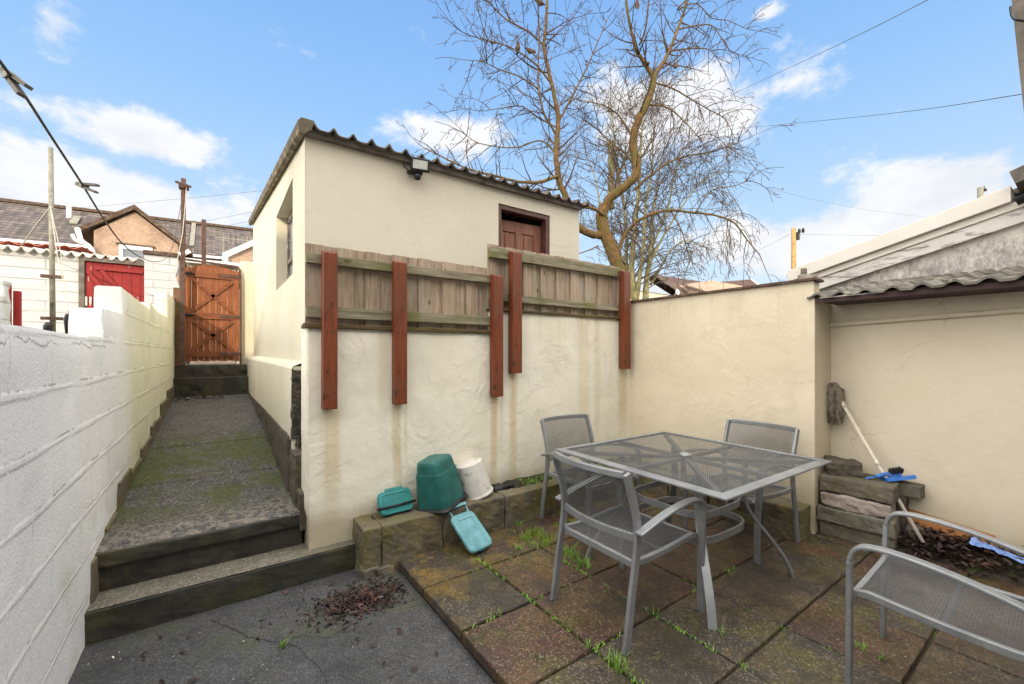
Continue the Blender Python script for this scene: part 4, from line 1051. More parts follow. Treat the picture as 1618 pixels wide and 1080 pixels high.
tag(m.build('tv_aerial',M['galv']),'thin multi element television aerial beside the shed verge','aerial')
# glazed conservatory / pale wall between gate and wings
m=MB(); a=onY(300,400,16); b=onY(372,404,16); m.box(a.x,b.x,16,19,.5,a.z-.3); w=m.build('rear_lean_to',M['dash_far']); tag(w,'low pale building with grey windows seen over the gate','building')
m=MB()
for k in range(4): xx=a.x+.3+k*.45; m.box(xx,xx+.36,15.96,15.998,a.z-1.3,a.z-.42)
m.build('window',M['glass_dark'],w)
m=MB(); m.prism([(a.x-.1,a.z-.30),(b.x+.1,a.z-.30),(b.x+.1,a.z-.18),(a.x-.1,a.z-.18)],'y',15.8,19); m.build('roof',M['white'],w)

# ================================================================ FAR HOUSES (right, behind tan wall)
fh=empty('far_house'); tag(fh,'dark red tiled roof beyond the tan wall under the hanging twigs','house')
YR=30
a=onY(1030,433,YR); b=onY(1150,450,YR); e=onY(1060,468,YR-4)
m=MB(); m.add([(a.x,YR,a.z),(b.x+1,YR,b.z),(b.x+4,YR-4.5,e.z-1),(a.x+3,YR-4.5,e.z-1),(b.x+1,YR+5,e.z-1),(a.x,YR+5,e.z-1)],[(0,1,2,3),(0,1,4,5)]); m.build('roof',M['tiles_red'],fh)
m=MB(); m.box(a.x+3.3,b.x+3.6,YR-4.1,YR+4.5,0,e.z-1.02); m.build('wall',M['dash_far'],fh)
f2=empty('far_house'); tag(f2,'mossy small gable roof with white verge showing over the tan wall coping','house')
YR2=26
a=onY(1125,450,YR2); b=onY(1186,441,YR2); c=onY(1194,446,YR2)
m=MB(); m.add([(a.x-3,YR2+2,a.z),(b.x,YR2,b.z),(b.x+1.0,YR2-1.2,b.z-1.3),(a.x-2,YR2-2,a.z-1.6),(b.x+.8,YR2+4,b.z-2)],[(0,1,2,3),(0,1,4)]); m.build('roof',M['tiles_red'],f2)
m=MB(); m.bar([b+Vector((.02,-.05,0)),b+Vector((1.05,-1.3,-1.32))],.08,.22,(0,1,0)); m.build('verge',M['white'],f2)
m=MB(); m.box(a.x-2,b.x+.7,YR2-1.1,YR2+3,0,b.z-1.4); m.build('wall',M['dash_far'],f2)
f3=empty('far_house'); tag(f3,'pale cream house wall with blue grey roof corner behind the birch stems','house')
a=onY(1012,470,22); b=onY(1050,463,22)
m=MB(); m.box(a.x-1,b.x+.6,22,25,0,b.z-.1); m.build('wall',simple('pale_cream_wall',(.62,.52,.38),(.70,.6,.45),rough=.8),f3)
m=MB(); m.prism([(a.x-1.2,b.z-.1),(b.x+.8,b.z-.1),(a.x+.1,b.z+1.1),(a.x-1.2,b.z+1.1)],'y',21.9,25); m.build('roof',simple('blue_grey_slate',(.28,.33,.42),(.36,.41,.5),rough=.5),f3)
m=MB(); p=onY(1069,461,20); m.lathe([(0,0),(.14,.02),(.22,.06),(.25,.1)],16,Matrix.Translation(p)@Matrix.Rotation(R(80),4,'X')); m.tube([p,p+Vector((.1,.5,-.6))],.03,6); m.box(p.x+.05,p.x+.18,p.y+.45,p.y+.6,-.5+p.z-2,p.z-.5); tag(m.build('satellite_dish',M['white']),'small pale satellite dish above the tan wall coping','dish')

# ================================================================ WIRES and POLES
def wire(pts,r,label,name='overhead_cable'):
    m=MB(); m.tube(smooth_poly([D(*p) for p in pts],8),r,5); o=m.build(name,M['cable']); tag(o,label,'cable'); return o
wire([(1120,166,30),(1300,82,14),(1465,0,8.5),(1640,-95,6)],.008,'steep upper overhead cable running to the top right of the sky')
wire([(1100,209,30),(1360,184,14),(1618,148,7),(1700,134,6)],.007,'nearly level overhead cable crossing to the right edge of the sky')
wire([(1190,290,25),(1300,318,30),(1420,338,36),(1600,355,45)],.006,'faint thin cable dropping behind the cream fascia')
wire([(100,330,40),(260,316,36),(420,300,32),(560,280,30)],.010,'long faint overhead cable above the terrace, left of the shed')
wire([(300,353,34),(360,342,31),(430,328,28)],.009,'upper of two short cables running into the shed verge')
wire([(335,362,34),(380,352,31),(430,343,28)],.009,'lower of two short cables running into the shed verge')
wire([(1262,370,26),(1400,372,34),(1560,374,42)],.007,'level cable leaving the utility pole to the right')
wire([(1248,370,26),(1200,394,32),(1160,410,38)],.008,'cable leaving the utility pole down to the left')
up=empty('utility_pole'); tag(up,'yellow brown wooden utility pole behind the tan wall coping','utility pole')
a=D(1254,360,26); b=D(1254,446,26)
m=MB(); m.tube([(b.x,b.y,b.z-2.5),(a.x,a.y,a.z)],[.15,.13],10); m.build('pole',M['polewood'],up,smooth=True)
for dx,dy in ((9,4),(15,3)):
    p=D(1254+dx,360+dy,26); m=MB(); m.lathe([(0,-.18),(.07,-.16),(.09,0),(.05,.12),(0,.14)],8,Matrix.Translation(p)); m.build('insulator',M['iron'],up,smooth=True)
p=D(1260,372,26); m=MB(); m.box(p.x-.12,p.x+.12,p.y-.1,p.y+.1,p.z-.25,p.z+.2); m.build('junction_box',M['iron'],up)
u2=empty('utility_pole'); tag(u2,'pale distant utility pole top showing above the cream fascia at right','utility pole')
a=D(1549,296,24); b=D(1548,330,24)
m=MB(); m.tube([(b.x,b.y,b.z-3),a],.13,8); m.build('pole',M['galv'],u2,smooth=True)
p=D(1555,300,24); m=MB(); m.box(p.x-.1,p.x+.1,p.y-.1,p.y+.1,p.z-.06,p.z+.06); m.tube([p,p+Vector((0,0,.25))],.02,5); m.build('bracket',M['iron'],u2)

# ================================================================ TREES
SPM=1.75
def tree_tubes(limbs, trunkMB, twigMB, depth_spread, twig_levels, dens, seed, droop=0, up=.3, L0=1.2, twr=.0075, minr=.0032, bias=None):
    rnd=random.Random(seed)
    def rv():
        v=Vector((rnd.gauss(0,1),rnd.gauss(0,1),rnd.gauss(0,1))); return v.normalized()
    def grow(p,d,L,r,lev,dr):
        n=5 if lev<2 else 4; pts=[p]; seg=L/n; dd=d.copy()
        for i in range(n):
            dd=(dd+rv()*.20+Vector((0,0,up*.16-dr*.16*(i+1)))).normalized(); pts.append(pts[-1]+dd*seg)
        rads=[max(minr,r*(1-.8*i/n)) for i in range(n+1)]
        twigMB.tube(pts,rads,4 if lev==0 else 3,cap=False)
        if lev<twig_levels:
            k=int(L*dens*(1 if lev==0 else 1.15)+rnd.random())
            for _ in range(k):
                t=rnd.uniform(.15,1)*n; i=min(int(t),n-1); q=pts[i].lerp(pts[i+1],t-i)
                base=(pts[i+1]-pts[i]).normalized(); nd=(base*.75+rv()*.85).normalized()
                grow(q,nd,L*rnd.uniform(.28,.55),max(minr,rads[i]*.55),lev+1,dr)
    for (pts,r0,r1,spawn,Lk,dr) in limbs:
        P=smooth_poly([D(*p) for p in pts],5); n=len(P)
        rads=[r0+(r1-r0)*(i/(n-1))**.9 for i in range(n)]
        P=[p+rv()*min(rads[i],.05)*.18 for i,p in enumerate(P)]
        trunkMB.tube(P,rads,10 if r0>.05 else 6)
        tot=sum((P[i+1]-P[i]).length for i in range(n-1))
        for _ in range(int(tot*spawn*SPM)):
            i=rnd.randrange(max(1,int(n*.12)),n-1); base=(P[i+1]-P[i]).normalized()
            s=rv(); s=(s-base*s.dot(base)).normalized()
            nd=(base*.55+s*.9).normalized()
            grow(P[i],nd,L0*Lk*rnd.uniform(.5,1.15),max(twr,min(rads[i]*.45,.02)),0,dr)
        if r1<.03: grow(P[-1],(P[-1]-P[-2]).normalized(),L0*Lk*.9,max(r1*.9,.006),0,dr)
t1=empty('bare_tree',D(968,420,9)); 
tag(t1,'large leafless tree with mossy orange brown limbs rising behind the shed','tree')
A_,B_=MB(),MB()
limbs=[
 ([(984,440,9),(975,418,9),(966,395,9),(955,365,9),(950,345,9),(955,325,9)],.19,.15,0,1,0),
 ([(955,330,9),(965,312,8.9),(985,296,8.8),(1003,278,8.7),(1005,255,8.7),(1000,225,8.7),(1008,190,8.6),(1022,163,8.6),(1030,140,8.6),(1032,122,8.6)],.13,.085,1.6,1,0),
 ([(1032,122,8.6),(1018,98,8.5),(1005,78,8.4),(998,50,8.3),(992,20,8.2),(985,-40,8.1)],.06,.025,4.5,.9,0),
 ([(1032,122,8.6),(1048,98,8.7),(1058,78,8.8),(1070,48,8.9),(1082,12,9.0),(1090,-40,9.0)],.06,.025,4.5,1,.0),
 ([(1010,72,8.4),(1020,45,8.2),(1025,0,8),(1027,-30,8)],.03,.015,4,.8,0),
 ([(1090,-5,9),(1070,15,9),(1100,5,9.2),(1125,28,9.3),(1150,32,9.4),(1180,45,9.4),(1208,50,9.5)],.02,.006,3,.5,.2),
 ([(1060,80,8.8),(1095,76,8.9),(1120,78,9),(1135,95,9),(1148,120,9)],.022,.007,4,.6,.3),
 ([(1072,46,8.9),(1100,40,9),(1125,40,9.1),(1140,60,9.1),(1155,80,9.1),(1182,90,9.2)],.022,.007,4,.6,.3),
 ([(1032,130,8.6),(1060,138,8.8),(1090,155,9),(1115,170,9.1),(1145,188,9.2),(1160,215,9.2)],.028,.008,4.5,.8,.5),
 ([(955,335,9),(970,300,9.1),(980,270,9.2),(990,245,9.3),(1005,205,9.5),(1015,175,9.6)],.05,.02,4,.9,0),
 # left stem
 ([(950,372,9),(930,368,8.8),(905,352,8.6),(892,335,8.4),(893,310,8.3),(885,290,8.3),(880,262,8.2),(879,230,8.2),(882,190,8.2),(878,160,8.2),(870,125,8.2),(860,75,8.2),(863,40,8.2),(865,-10,8.2),(868,-50,8.2)],.11,.025,2.6,1,0),
 ([(879,212,8.2),(860,180,8.0),(852,145,7.9),(850,115,7.9),(852,60,7.9),(850,20,7.8)],.035,.012,4.5,.9,0),
 ([(881,195,8.2),(905,150,8.5),(930,100,8.7),(945,65,8.8),(960,30,8.9)],.03,.010,4,.8,0),
 ([(870,130,8.2),(850,105,8.1),(825,85,8.0),(795,70,7.9),(765,62,7.9),(740,55,7.9)],.03,.009,4.5,.9,0),
 ([(862,75,8.2),(835,50,8.1),(800,30,8),(775,5,8),(765,-20,8)],.03,.010,4.5,.9,0),
 ([(850,140,7.9),(820,120,7.8),(790,110,7.8),(765,98,7.7),(745,95,7.7)],.022,.007,4.5,.8,0),
 ([(878,200,8.2),(850,185,8.2),(825,168,8.1),(795,170,8),(765,175,8)],.022,.007,4.5,.8,.3),
 ([(880,245,8.2),(855,222,8.2),(820,232,8.1),(790,232,8.1),(755,225,8.0),(735,212,8)],.024,.007,4.5,.7,.2),
 ([(884,276,8.3),(865,284,8.0),(845,288,7.8),(815,286,7.6),(785,278,7.4),(750,270,7.2),(720,258,7.1),(690,243,7.0),(668,232,7.0)],.05,.008,5,.55,.0),
 ([(878,300,8.3),(860,296,8.1),(835,285,8)],.02,.01,3,.4,0),
 ([(960,345,9),(940,330,8.7),(918,328,8.4),(900,345,8.3)],.05,.04,1,.5,0),
 ([(945,388,9),(930,395,8.8),(910,402,8.7)],.02,.012,2,.5,.2),
 # right-hand drooping limbs
 ([(975,400,9),(985,375,9),(1000,355,8.9),(1025,340,8.7),(1055,332,8.6),(1090,335,8.5),(1130,340,8.4),(1160,352,8.3),(1180,378,8.3),(1200,402,8.3)],.06,.012,4.6,.8,1.0),
 ([(1002,300,8.7),(1030,275,8.5),(1060,255,8.4),(1090,245,8.4),(1130,238,8.4),(1172,222,8.4)],.035,.009,5,.8,.4),
 ([(1100,335,8.5),(1115,310,8.4),(1130,298,8.4),(1165,292,8.3),(1195,275,8.3)],.02,.007,4.5,.6,.3),
 ([(1060,333,8.6),(1075,360,8.6),(1085,390,8.6),(1095,420,8.6)],.02,.008,5,.6,1.0),
 ([(1003,260,8.7),(985,240,8.8),(965,225,8.9),(945,205,9),(925,190,9)],.03,.01,4,.9,0),
 ([(1000,215,8.7),(975,180,8.6),(950,165,8.5),(920,160,8.5)],.03,.01,4,.9,0),
 ([(1025,165,8.6),(1055,170,8.4),(1085,195,8.3),(1110,225,8.3)],.028,.008,5,.9,.8),
]
limbs=[(p,a*.76,b*.80,c,d,e) for p,a,b,c,d,e in limbs]
tree_tubes(limbs,A_,B_,0,3,3.7,11,L0=1.05,twr=.009,minr=.0042)
A_.xf(Matrix.Translation(-Vector(t1.location))); B_.xf(Matrix.Translation(-Vector(t1.location)))
A_.build('trunk',M['bark'],t1,smooth=True); B_.build('crown',M['twig'],t1)
print('twig faces',len(B_.f))
t2=empty('birch_tree',D(1005,440,12.5)); tag(t2,'cluster of slim pale birch stems behind the rightmost red post','tree')
A_,B_=MB(),MB()
limbs=[([(1003,475,12.5),(998,430,12.5),(1000,390,12.4),(1005,340,12.4),(1010,290,12.3),(1012,240,12.2),(1015,190,12.2)],.11,.02,3.4,1,0),
 ([(1006,475,12.5),(1012,430,12.3),(1018,370,12.2),(1020,320,12.2),(1030,270,12.0),(1032,220,12)],.075,.015,3.4,1,0),
 ([(1020,478,12.5),(1022,440,12.5),(1028,400,12.6),(1030,350,12.7),(1038,300,12.7),(1045,250,12.7)],.10,.018,3.4,1,0.2),
 ([(1000,470,12.7),(990,430,12.8),(990,380,12.9),(985,320,13),(975,260,13),(970,210,13),(965,165,13)],.07,.018,3.4,1,0),
 ([(1028,450,12.6),(1045,420,12.5),(1060,395,12.3),(1085,380,12.2),(1110,390,12.1)],.045,.01,3.6,.9,.5),
 ([(1000,440,12.7),(980,400,12.6),(960,360,12.6),(948,320,12.6),(940,280,12.6),(925,240,12.6)],.05,.012,3.2,1,0),
 ([(1024,420,12.5),(1050,370,12.4),(1075,330,12.3),(1105,290,12.2),(1140,270,12.2)],.045,.01,3.4,1,.3),
 ([(1030,390,12.6),(1055,330,12.6),(1065,280,12.6),(1080,230,12.6)],.04,.01,3.4,1,.2),
 ([(965,330,13),(966,240,13),(964,226,13)],.11,.09,1,.4,0)]
tree_tubes(limbs,A_,B_,0,2,3.8,23,L0=1.6,twr=.011,minr=.0058)
A_.xf(Matrix.Translation(-Vector(t2.location))); B_.xf(Matrix.Translation(-Vector(t2.location)))
A_.build('trunk',M['birch'],t2,smooth=True); B_.build('crown',M['twig2'],t2)

# birds in the tree
def bird(px,py,d,rz,tilt,label):
    o=empty('small_bird',D(px,py,d)); tag(o,label,'bird','small brown birds in the leafless tree')
    prof=[(-.11,.004,0),(-.085,.010,.0),(-.06,.013,.002),(-.04,.026,.006),(-.01,.038,.008),(.02,.040,.014),(.04,.032,.024),(.052,.026,.034),(.068,.026,.040),(.082,.020,.040),(.09,.010,.037),(.104,.002,.034)]
    vs=[];fs=[];n=12
    for x,r,z in prof:
        for k in range(n):
            a=2*math.pi*k/n; fl=.45 if x<-.05 else 1
            vs.append((x,r*math.cos(a),z+r*math.sin(a)*fl))
    for i in range(len(prof)-1):
        for k in range(n): fs.append((i*n+k,i*n+(k+1)%n,(i+1)*n+(k+1)%n,(i+1)*n+k))
    m=MB(); m.add(vs,fs); b=m.build('body',M['feather'],o,smooth=True)
    for s in (1,-1):
        m=MB(); m.add([(.03,s*.036,.03),(.0,s*.044,.02),(-.06,s*.024,.0),(-.085,s*.014,.006),(-.03,s*.036,.024)],[(0,1,2,3,4)]); w=m.build('wing',M['timber_dark'],o); w.modifiers.new('s','SOLIDIFY').thickness=.005
        m=MB(); m.tube([(.0,s*.015,-.03),(.005,s*.015,-.06),(.02,s*.016,-.062)],.0025,4); m.build('leg',M['black'],o)
    o.rotation_euler=Euler((0,tilt,rz)); o.scale=(1.15,1.15,1.15)
bird(853,5,8.0,R(150),R(-10),'brown bird perched highest on the left stem at the top edge')
bird(818,77,8.0,R(-120),R(-30),'small brown bird perched left of another in the left crown')
bird(837,81,8.0,R(-35),R(35),'brown bird with tail pointing down right in the left crown')
bird(1006,9,8.3,R(80),R(-70),'upright brown bird near the top edge in the middle of the tree')
bird(1023,101,8.5,R(40),R(-20),'small bird beside the main fork of the tree')
bird(1068,105,8.8,R(10),R(-35),'dark brown bird on the right of the main fork')

# ================================================================ FURNITURE
def chair(loc,rz,label):
    o=empty('garden_chair',loc,rz); tag(o,label,'chair','grey metal mesh garden chairs')
    hw=.265
    bp=[(0,0),(.025,.14),(.045,.27),(.068,.39),(.084,.50),(.084,.58),(.064,.68),(.036,.76),(.006,.85)]
    BP=[Vector((x,0,z)) for x,z in bp]
    sm=smooth_poly(BP,3)
    for s in (-1,1):
        m=MB(); m.bar([p+Vector((0,s*hw,0)) for p in sm],.022,.040,(0,1,0)); m.build('back_leg',M['metal'],o,bevel=.005)
        # front leg curling over into the armrest
        fp=[(.600,0),(.598,.25),(.595,.45),(.592,.56),(.583,.598),(.565,.622),(.535,.635),(.48,.640),(.40,.636),(.30,.622),(.20,.600),(.12,.578),(.055,.560)]
        F=smooth_poly([Vector((x,s*(hw+.030),z)) for x,z in fp[3:]],3)
        m=MB(); m.bar([Vector((x,s*(hw+.012 if z<.3 else hw+.022),z)) for x,z in fp[:3]]+F[:1],.040,.020,(0,1,0)); m.build('front_leg',M['metal'],o,bevel=.005)
        m=MB(); m.bar(F,.046,.016,(0,1,0)); m.build('armrest',M['metal'],o,bevel=.005)
    # seat
    sf=[(.075,.405),(.16,.400),(.30,.403),(.45,.415),(.545,.425),(.585,.415),(.596,.395)]
    for s in (-1,1):
        m=MB(); m.bar([Vector((x,s*(hw-.012),z)) for x,z in sf],.024,.030,(0,1,0)); m.build('seat_rail',M['metal'],o,bevel=.004)
    m=MB(); m.bar([Vector((.078,-hw+.024,.395)),Vector((.078,hw-.024,.395))],.035,.022,(0,0,1)); m.bar([Vector((.585,-hw+.024,.405)),Vector((.585,hw-.024,.405))],.035,.022,(0,0,1)); m.bar([Vector((.33,-hw+.024,.388)),Vector((.33,hw-.024,.388))],.018,.02,(0,0,1)); m.build('seat_crossbar',M['metal'],o,bevel=.004)
    m=MB(); vs=[];fs=[]
    for i,(x,z) in enumerate(sf[:6]):
        for j in range(7): y=-hw+.022+(2*hw-.044)*j/6; vs.append((x+(.01 if i==0 else 0),y,z+.008-.010*(1-((j-3)/3)**2)))
    for i in range(5):
        for j in range(6): a=i*7+j; fs.append((a,a+1,a+8,a+7))
    m.add(vs,fs); m.build('seat',M['mesh_xy'],o,smooth=True)
    # backrest, bowed
    rows=[(.092,.53),(.085,.60),(.066,.68),(.038,.76),(.010,.835)]
    def bow(y): return -.045*(1-(y/hw)**2)
    m=MB(); vs=[];fs=[]
    for i,(x,z) in enumerate(rows):
        for j in range(11): y=-hw+.011+(2*hw-.022)*j/10; vs.append((x+bow(y),y,z))
    for i in range(4):
        for j in range(10): a=i*11+j; fs.append((a,a+1,a+12,a+11))
    m.add(vs,fs); m.build('backrest',M['mesh_yz'],o,smooth=True)
    ys_=[-hw+.011+(2*hw-.022)*j/12 for j in range(13)]
    m=MB(); m.bar([Vector((.004+bow(y),y,.843)) for y in ys_],.034,.024,(0,0,1)); m.build('top_rail',M['metal'],o,bevel=.005)
    m=MB(); m.bar([Vector((.090+bow(y),y,.525)) for y in ys_],.040,.020,(0,0,1)); m.build('back_crossbar',M['metal'],o,bevel=.004)
    return o
c0=chair((1.585,1.57,.0),R(-1),'grey mesh armchair nearest the camera with its back to us, left of the table')
def place(loc,rz,label):
    c=copy_tree(c0); c.location=loc; c.rotation_euler=(0,0,rz); c['label']=label; return c
place((2.56,2.80,0),R(-91),'grey mesh armchair against the retaining wall at the far side of the table')
place((3.60,1.60,0),R(177),'grey mesh armchair at the right end of the table by the tan wall')
place((2.47,.03,0),R(92),'grey mesh armchair cut off by the bottom right corner of the photo')

tb=empty('patio_table',(2.60,1.64,0),R(-1)); tag(tb,'square grey mesh topped metal patio table with a parasol hole','table')
hs_=.625; zt=.735
m=MB()
pr=[Vector((-hs_,-hs_,zt)),Vector((hs_,-hs_,zt)),Vector((hs_,hs_,zt)),Vector((-hs_,hs_,zt))]
for k in range(4):
    a=pr[k];b=pr[(k+1)%4]; i=.055
    ai=a*(1-i/hs_); bi=b*(1-i/hs_); ai.z=bi.z=zt+.003
    vs=[a+Vector((0,0,-.012)),b+Vector((0,0,-.012)),b+Vector((0,0,.0)),bi+Vector((0,0,.002)),ai+Vector((0,0,.002)),a+Vector((0,0,.0)),bi+Vector((0,0,-.016)),ai+Vector((0,0,-.016))]
    m.add(vs,[(0,1,2,5),(5,2,3,4),(4,3,6,7),(0,7,6,1)])
m.build('table_rim',M['metal'],tb,bevel=.003)
m=MB(); n=20; hh=hs_-.052
vs=[(-hh+2*hh*i/n,-hh+2*hh*j/n,zt-.004) for j in range(n+1) for i in range(n+1)]; fs=[(j*(n+1)+i,j*(n+1)+i+1,(j+1)*(n+1)+i+1,(j+1)*(n+1)+i) for j in range(n) for i in range(n) if not (i in (9,10) and j in (9,10) and False)]
m.add(vs,fs); m.build('tabletop',M['mesh_xy'],tb)
m=MB(); m.lathe([(.026,-.03),(.026,.006),(.036,.008),(.040,.004),(.040,-.004)],24,Matrix.Translation((0,0,zt))); m.build('parasol_hole',M['metal'],tb,smooth=True)
for k in range(8):
    a=R(45*k+.01); L_=(hh*1.38 if k%2 else hh)
    m=MB(); m.bar([Vector((.04*math.cos(a),.04*math.sin(a),zt-.022)),Vector((L_*math.cos(a),L_*math.sin(a),zt-.018))],.030,.022,(-math.sin(a),math.cos(a),0)); m.build('rib',M['metal'],tb)
ctr=(-.10,-.06)
for (sx,sy) in ((-1,-1),(1,-1),(1,1),(-1,1)):
    dgn=Vector((sx,sy,0)).normalized(); side=Vector((-sy,sx,0)).normalized()
    c_=Vector((ctr[0]*.5,ctr[1]*.5,0))
    pf=[(.72,.37),(.60,.365),(.50,.365),(.42,.385),(.34,.435),(.24,.515),(.14,.585),(.06,.625),(0,.645)]
    P4=smooth_poly([c_+dgn*r+Vector((0,0,z)) for z,r in pf],3)
    m=MB(); m.bar(P4,.046,.018,side); m.build('leg',M['metal'],tb,bevel=.004)
for z in (.47,.33):
    r=.335 if z>.4 else .36; P4=[]
    for k in range(48):
        a=2*math.pi*k/48; q=(abs(math.cos(a))**4+abs(math.sin(a))**4)**(-1/4)
        P4.append(Vector((ctr[0]*.5+r*.82*q*math.cos(a),ctr[1]*.5+r*.82*q*math.sin(a),z)))
    m=MB(); m.bar(P4,.040,.012,(0,0,1),closed=True); m.build('ring_brace',M['metal'],tb)

# ================================================================ BINS on the kerb
def rrect(w,d,r,n=5):
    pts=[]
    for cx,cy,a0 in ((w-r,d-r,0),(-w+r,d-r,90),(-w+r,-d+r,180),(w-r,-d+r,270)):
        for k in range(n+1): a=R(a0+90*k/n); pts.append((cx+r*math.cos(a),cy+r*math.sin(a)))
    return pts
def loft(m,secs):
    n=len(secs[0][0]); vs=[];fs=[]
    for pts,z in secs: vs += [(p[0],p[1],z) for p in pts]
    for i in range(len(secs)-1):
        for k in range(n): fs.append((i*n+k,i*n+(k+1)%n,(i+1)*n+(k+1)%n,(i+1)*n+k))
    fs.append(tuple(range(n-1,-1,-1))); fs.append(tuple((len(secs)-1)*n+k for k in range(n)))
    m.add(vs,fs)
gb=empty('food_caddy',(1.425,2.955,.272)); gb.rotation_euler=Euler((R(-7),R(-6),R(33)),'XYZ'); tag(gb,'dark teal food waste caddy upside down on the kerb with its lid hanging off','bin')
def chamf(w,d,c): return [(w-c,-d),(w,-d+c),(w,d-c),(w-c,d),(-w+c,d),(-w,d-c),(-w,-d+c),(-w+c,-d)]
m=MB(); loft(m,[(chamf(.152,.135,.035),.0),(chamf(.148,.130,.035),.10),(chamf(.136,.118,.034),.25),(chamf(.133,.115,.034),.262),(chamf(.130,.112,.034),.262),(chamf(.122,.105,.036),.325),(chamf(.115,.098,.034),.345),(chamf(.09,.075,.03),.350)]); m.build('body',M['teal_dark'],gb,bevel=.004)
m=MB(); loft(m,[(chamf(.175,.150,.03),-.012),(chamf(.178,.153,.03),.0),(chamf(.160,.140,.03),.012)]); m.build('rim',M['black'],gb,bevel=.003)
lidM=None
m=MB(); loft(m,[(rrect(.108,.150,.045),0),(rrect(.112,.154,.045),.012),(rrect(.108,.150,.045),.024),(rrect(.098,.138,.04),.027),(rrect(.070,.100,.02),.027),(rrect(.067,.097,.02),.022),(rrect(.060,.09,.018),.022)])
ld=m.build('lid',M['teal_pale'],None,bevel=0)
top=Vector((1.492,2.795,.215)); bot=Vector((1.548,2.545,.018)); ydir=(top-bot).normalized(); xdir=Vector((1,.24,0)); xdir=(xdir-ydir*xdir.dot(ydir)).normalized(); zdir=xdir.cross(ydir)
mid=(top+bot)/2
MW=Matrix((( xdir.x,ydir.x,zdir.x,mid.x),(xdir.y,ydir.y,zdir.y,mid.y),(xdir.z,ydir.z,zdir.z,mid.z),(0,0,0,1)))
bpy.context.view_layer.update()
GM=Matrix.Translation(gb.location)@gb.rotation_euler.to_matrix().to_4x4()
ld.parent=gb; ld.matrix_local=GM.inverted()@MW
m=MB(); m.tube([(-.075,.145,.012),(-.085,.215,.02),(.085,.215,.02),(.075,.145,.012)],.009,8); m.box(-.09,.09,.205,.228,.010,.030); hd=m.build('handle',M['teal_pale'],ld)
m=MB(); m.box(-.03,.03,-.158,-.150,.002,.014); m.build('latch',M['teal'],ld)
l2=empty('kitchen_caddy'); tag(l2,'small bright teal kitchen caddy with black handle tipped against the wall at the kerb end','bin')
m=MB(); loft(m,[(rrect(.10,.055,.03),-.075),(rrect(.118,.072,.035),-.002)]); m.build('body',M['teal_dark'],l2)
m=MB(); loft(m,[(rrect(.128,.080,.04),0),(rrect(.130,.083,.04),.012),(rrect(.124,.078,.038),.022),(rrect(.10,.055,.02),.023),(rrect(.096,.052,.02),.019)])
m.build('lid',M['teal'],l2,smooth=False)
m=MB(); m.box(-.065,.065,.078,.10,.004,.02); m.box(-.065,-.05,.07,.09,.0,.02); m.build('grip',M['teal'],l2,bevel=.004)
m=MB(); m.tube([(-.142,-.03,.028),(0,-.032,.036),(.142,-.028,.028)],.008,8); m.lathe([(0,-.01),(.012,-.008),(.012,.008),(0,.01)],10,Matrix.Translation((-.138,-.03,.02))@Matrix.Rotation(R(90),4,'Y')); m.build('handle',M['black'],l2,smooth=True)
l2.location=(1.075,3.0,.335); l2.rotation_euler=Euler((R(62),0,R(4)),'XYZ')
bk=empty('bucket',(1.77,2.985,.262)); bk.rotation_euler=Euler((R(-6),R(-15),R(0)),'XYZ'); tag(bk,'off white plastic bucket upside down on the kerb beside the teal caddy','bucket')
m=MB(); m.lathe([(.128,0),(.131,.0),(.131,.014),(.124,.017),(.121,.10),(.108,.27),(.098,.275),(0,.275)],32); m.build('body',M['bucket'],bk,smooth=True)
bk.children[0].data.set_sharp_from_angle(angle=R(40))
m=MB(); b=rough_box(1.93,2.14,2.97,3.05,.24,.285,amp=.02,seed=91,seg=.03); tag(b.build('black_sack',M['black']),'crumpled black plastic scrap on the soil beside the white bucket','rubbish')

# ================================================================ STONE STACK, MOP, DUSTPAN
stk=[(3.905,1.24,.0,.44,.115,'stone','lowest mossy slab of the front pile by the mop',.42,2),
     (3.895,1.25,.118,.46,.115,'stone_b','second slab from the bottom of the stone pile',.44,3),
     (3.90,1.24,.236,.43,.105,'stone_w','pale broken faced slab in the middle of the stone pile',.42,1),
     (3.91,1.235,.344,.44,.125,'stone','top long slab of the stone pile, under the rubble block',.44,2)]
# long faces run along -y; seen from the left
for k,(xc,yc,z,L_,h,mt,lb,dep,rot) in enumerate(stk):
    b=rough_box(0,.20,-L_,0,0,h-.003,amp=.008 if k!=2 else .014,seed=100+k,seg=.035,rnd=.014)
    o=b.build('stone_slab',M[mt]); o.location=(xc-.03+[.012,-.012,.006,.014][k],1.30-[.0,-.008,.0,.0][k],z-.0); o.rotation_euler=(0,0,R([3,4,3.5,3][k]))
    tag(o,lb,'stone','stacked stone slabs')
b=rough_box(-.10,.10,-.11,.11,0,.105,amp=.014,seed=120,seg=.035,rnd=.012); o=b.build('rubble_block',M['stone_t']); o.location=(4.07,1.20,.468); o.rotation_euler=(0,R(0),R(28)); tag(o,'dark rough rubble block lying on top of the stone pile','stone')
b=rough_box(0,.13,-.52,0,0,.10,amp=.008,seed=121,seg=.04); o=b.build('stone_slab',M['stone']); o.location=(4.14,1.28,.36); o.rotation_euler=(0,0,0); tag(o,'upper rear slab of the stone pile against the recessed wall','stone','stacked stone slabs')
b=rough_box(0,.13,-.42,0,0,.355,amp=.01,seed=123,seg=.05); o=b.build('stone_slab',M['stone_t']); o.location=(4.14,1.27,.0); tag(o,'upright dark slab at the back of the stone pile','stone','stacked stone slabs')
b=rough_box(0,.12,-.10,0,0,.16,amp=.014,seed=122,seg=.035,rnd=.02); o=b.build('stone_slab',M['stone']); o.location=(4.12,.84,.0); o.rotation_euler=(0,0,R(10)); tag(o,'small mossy stone at the foot of the pile beside the dead leaves','stone','stacked stone slabs')
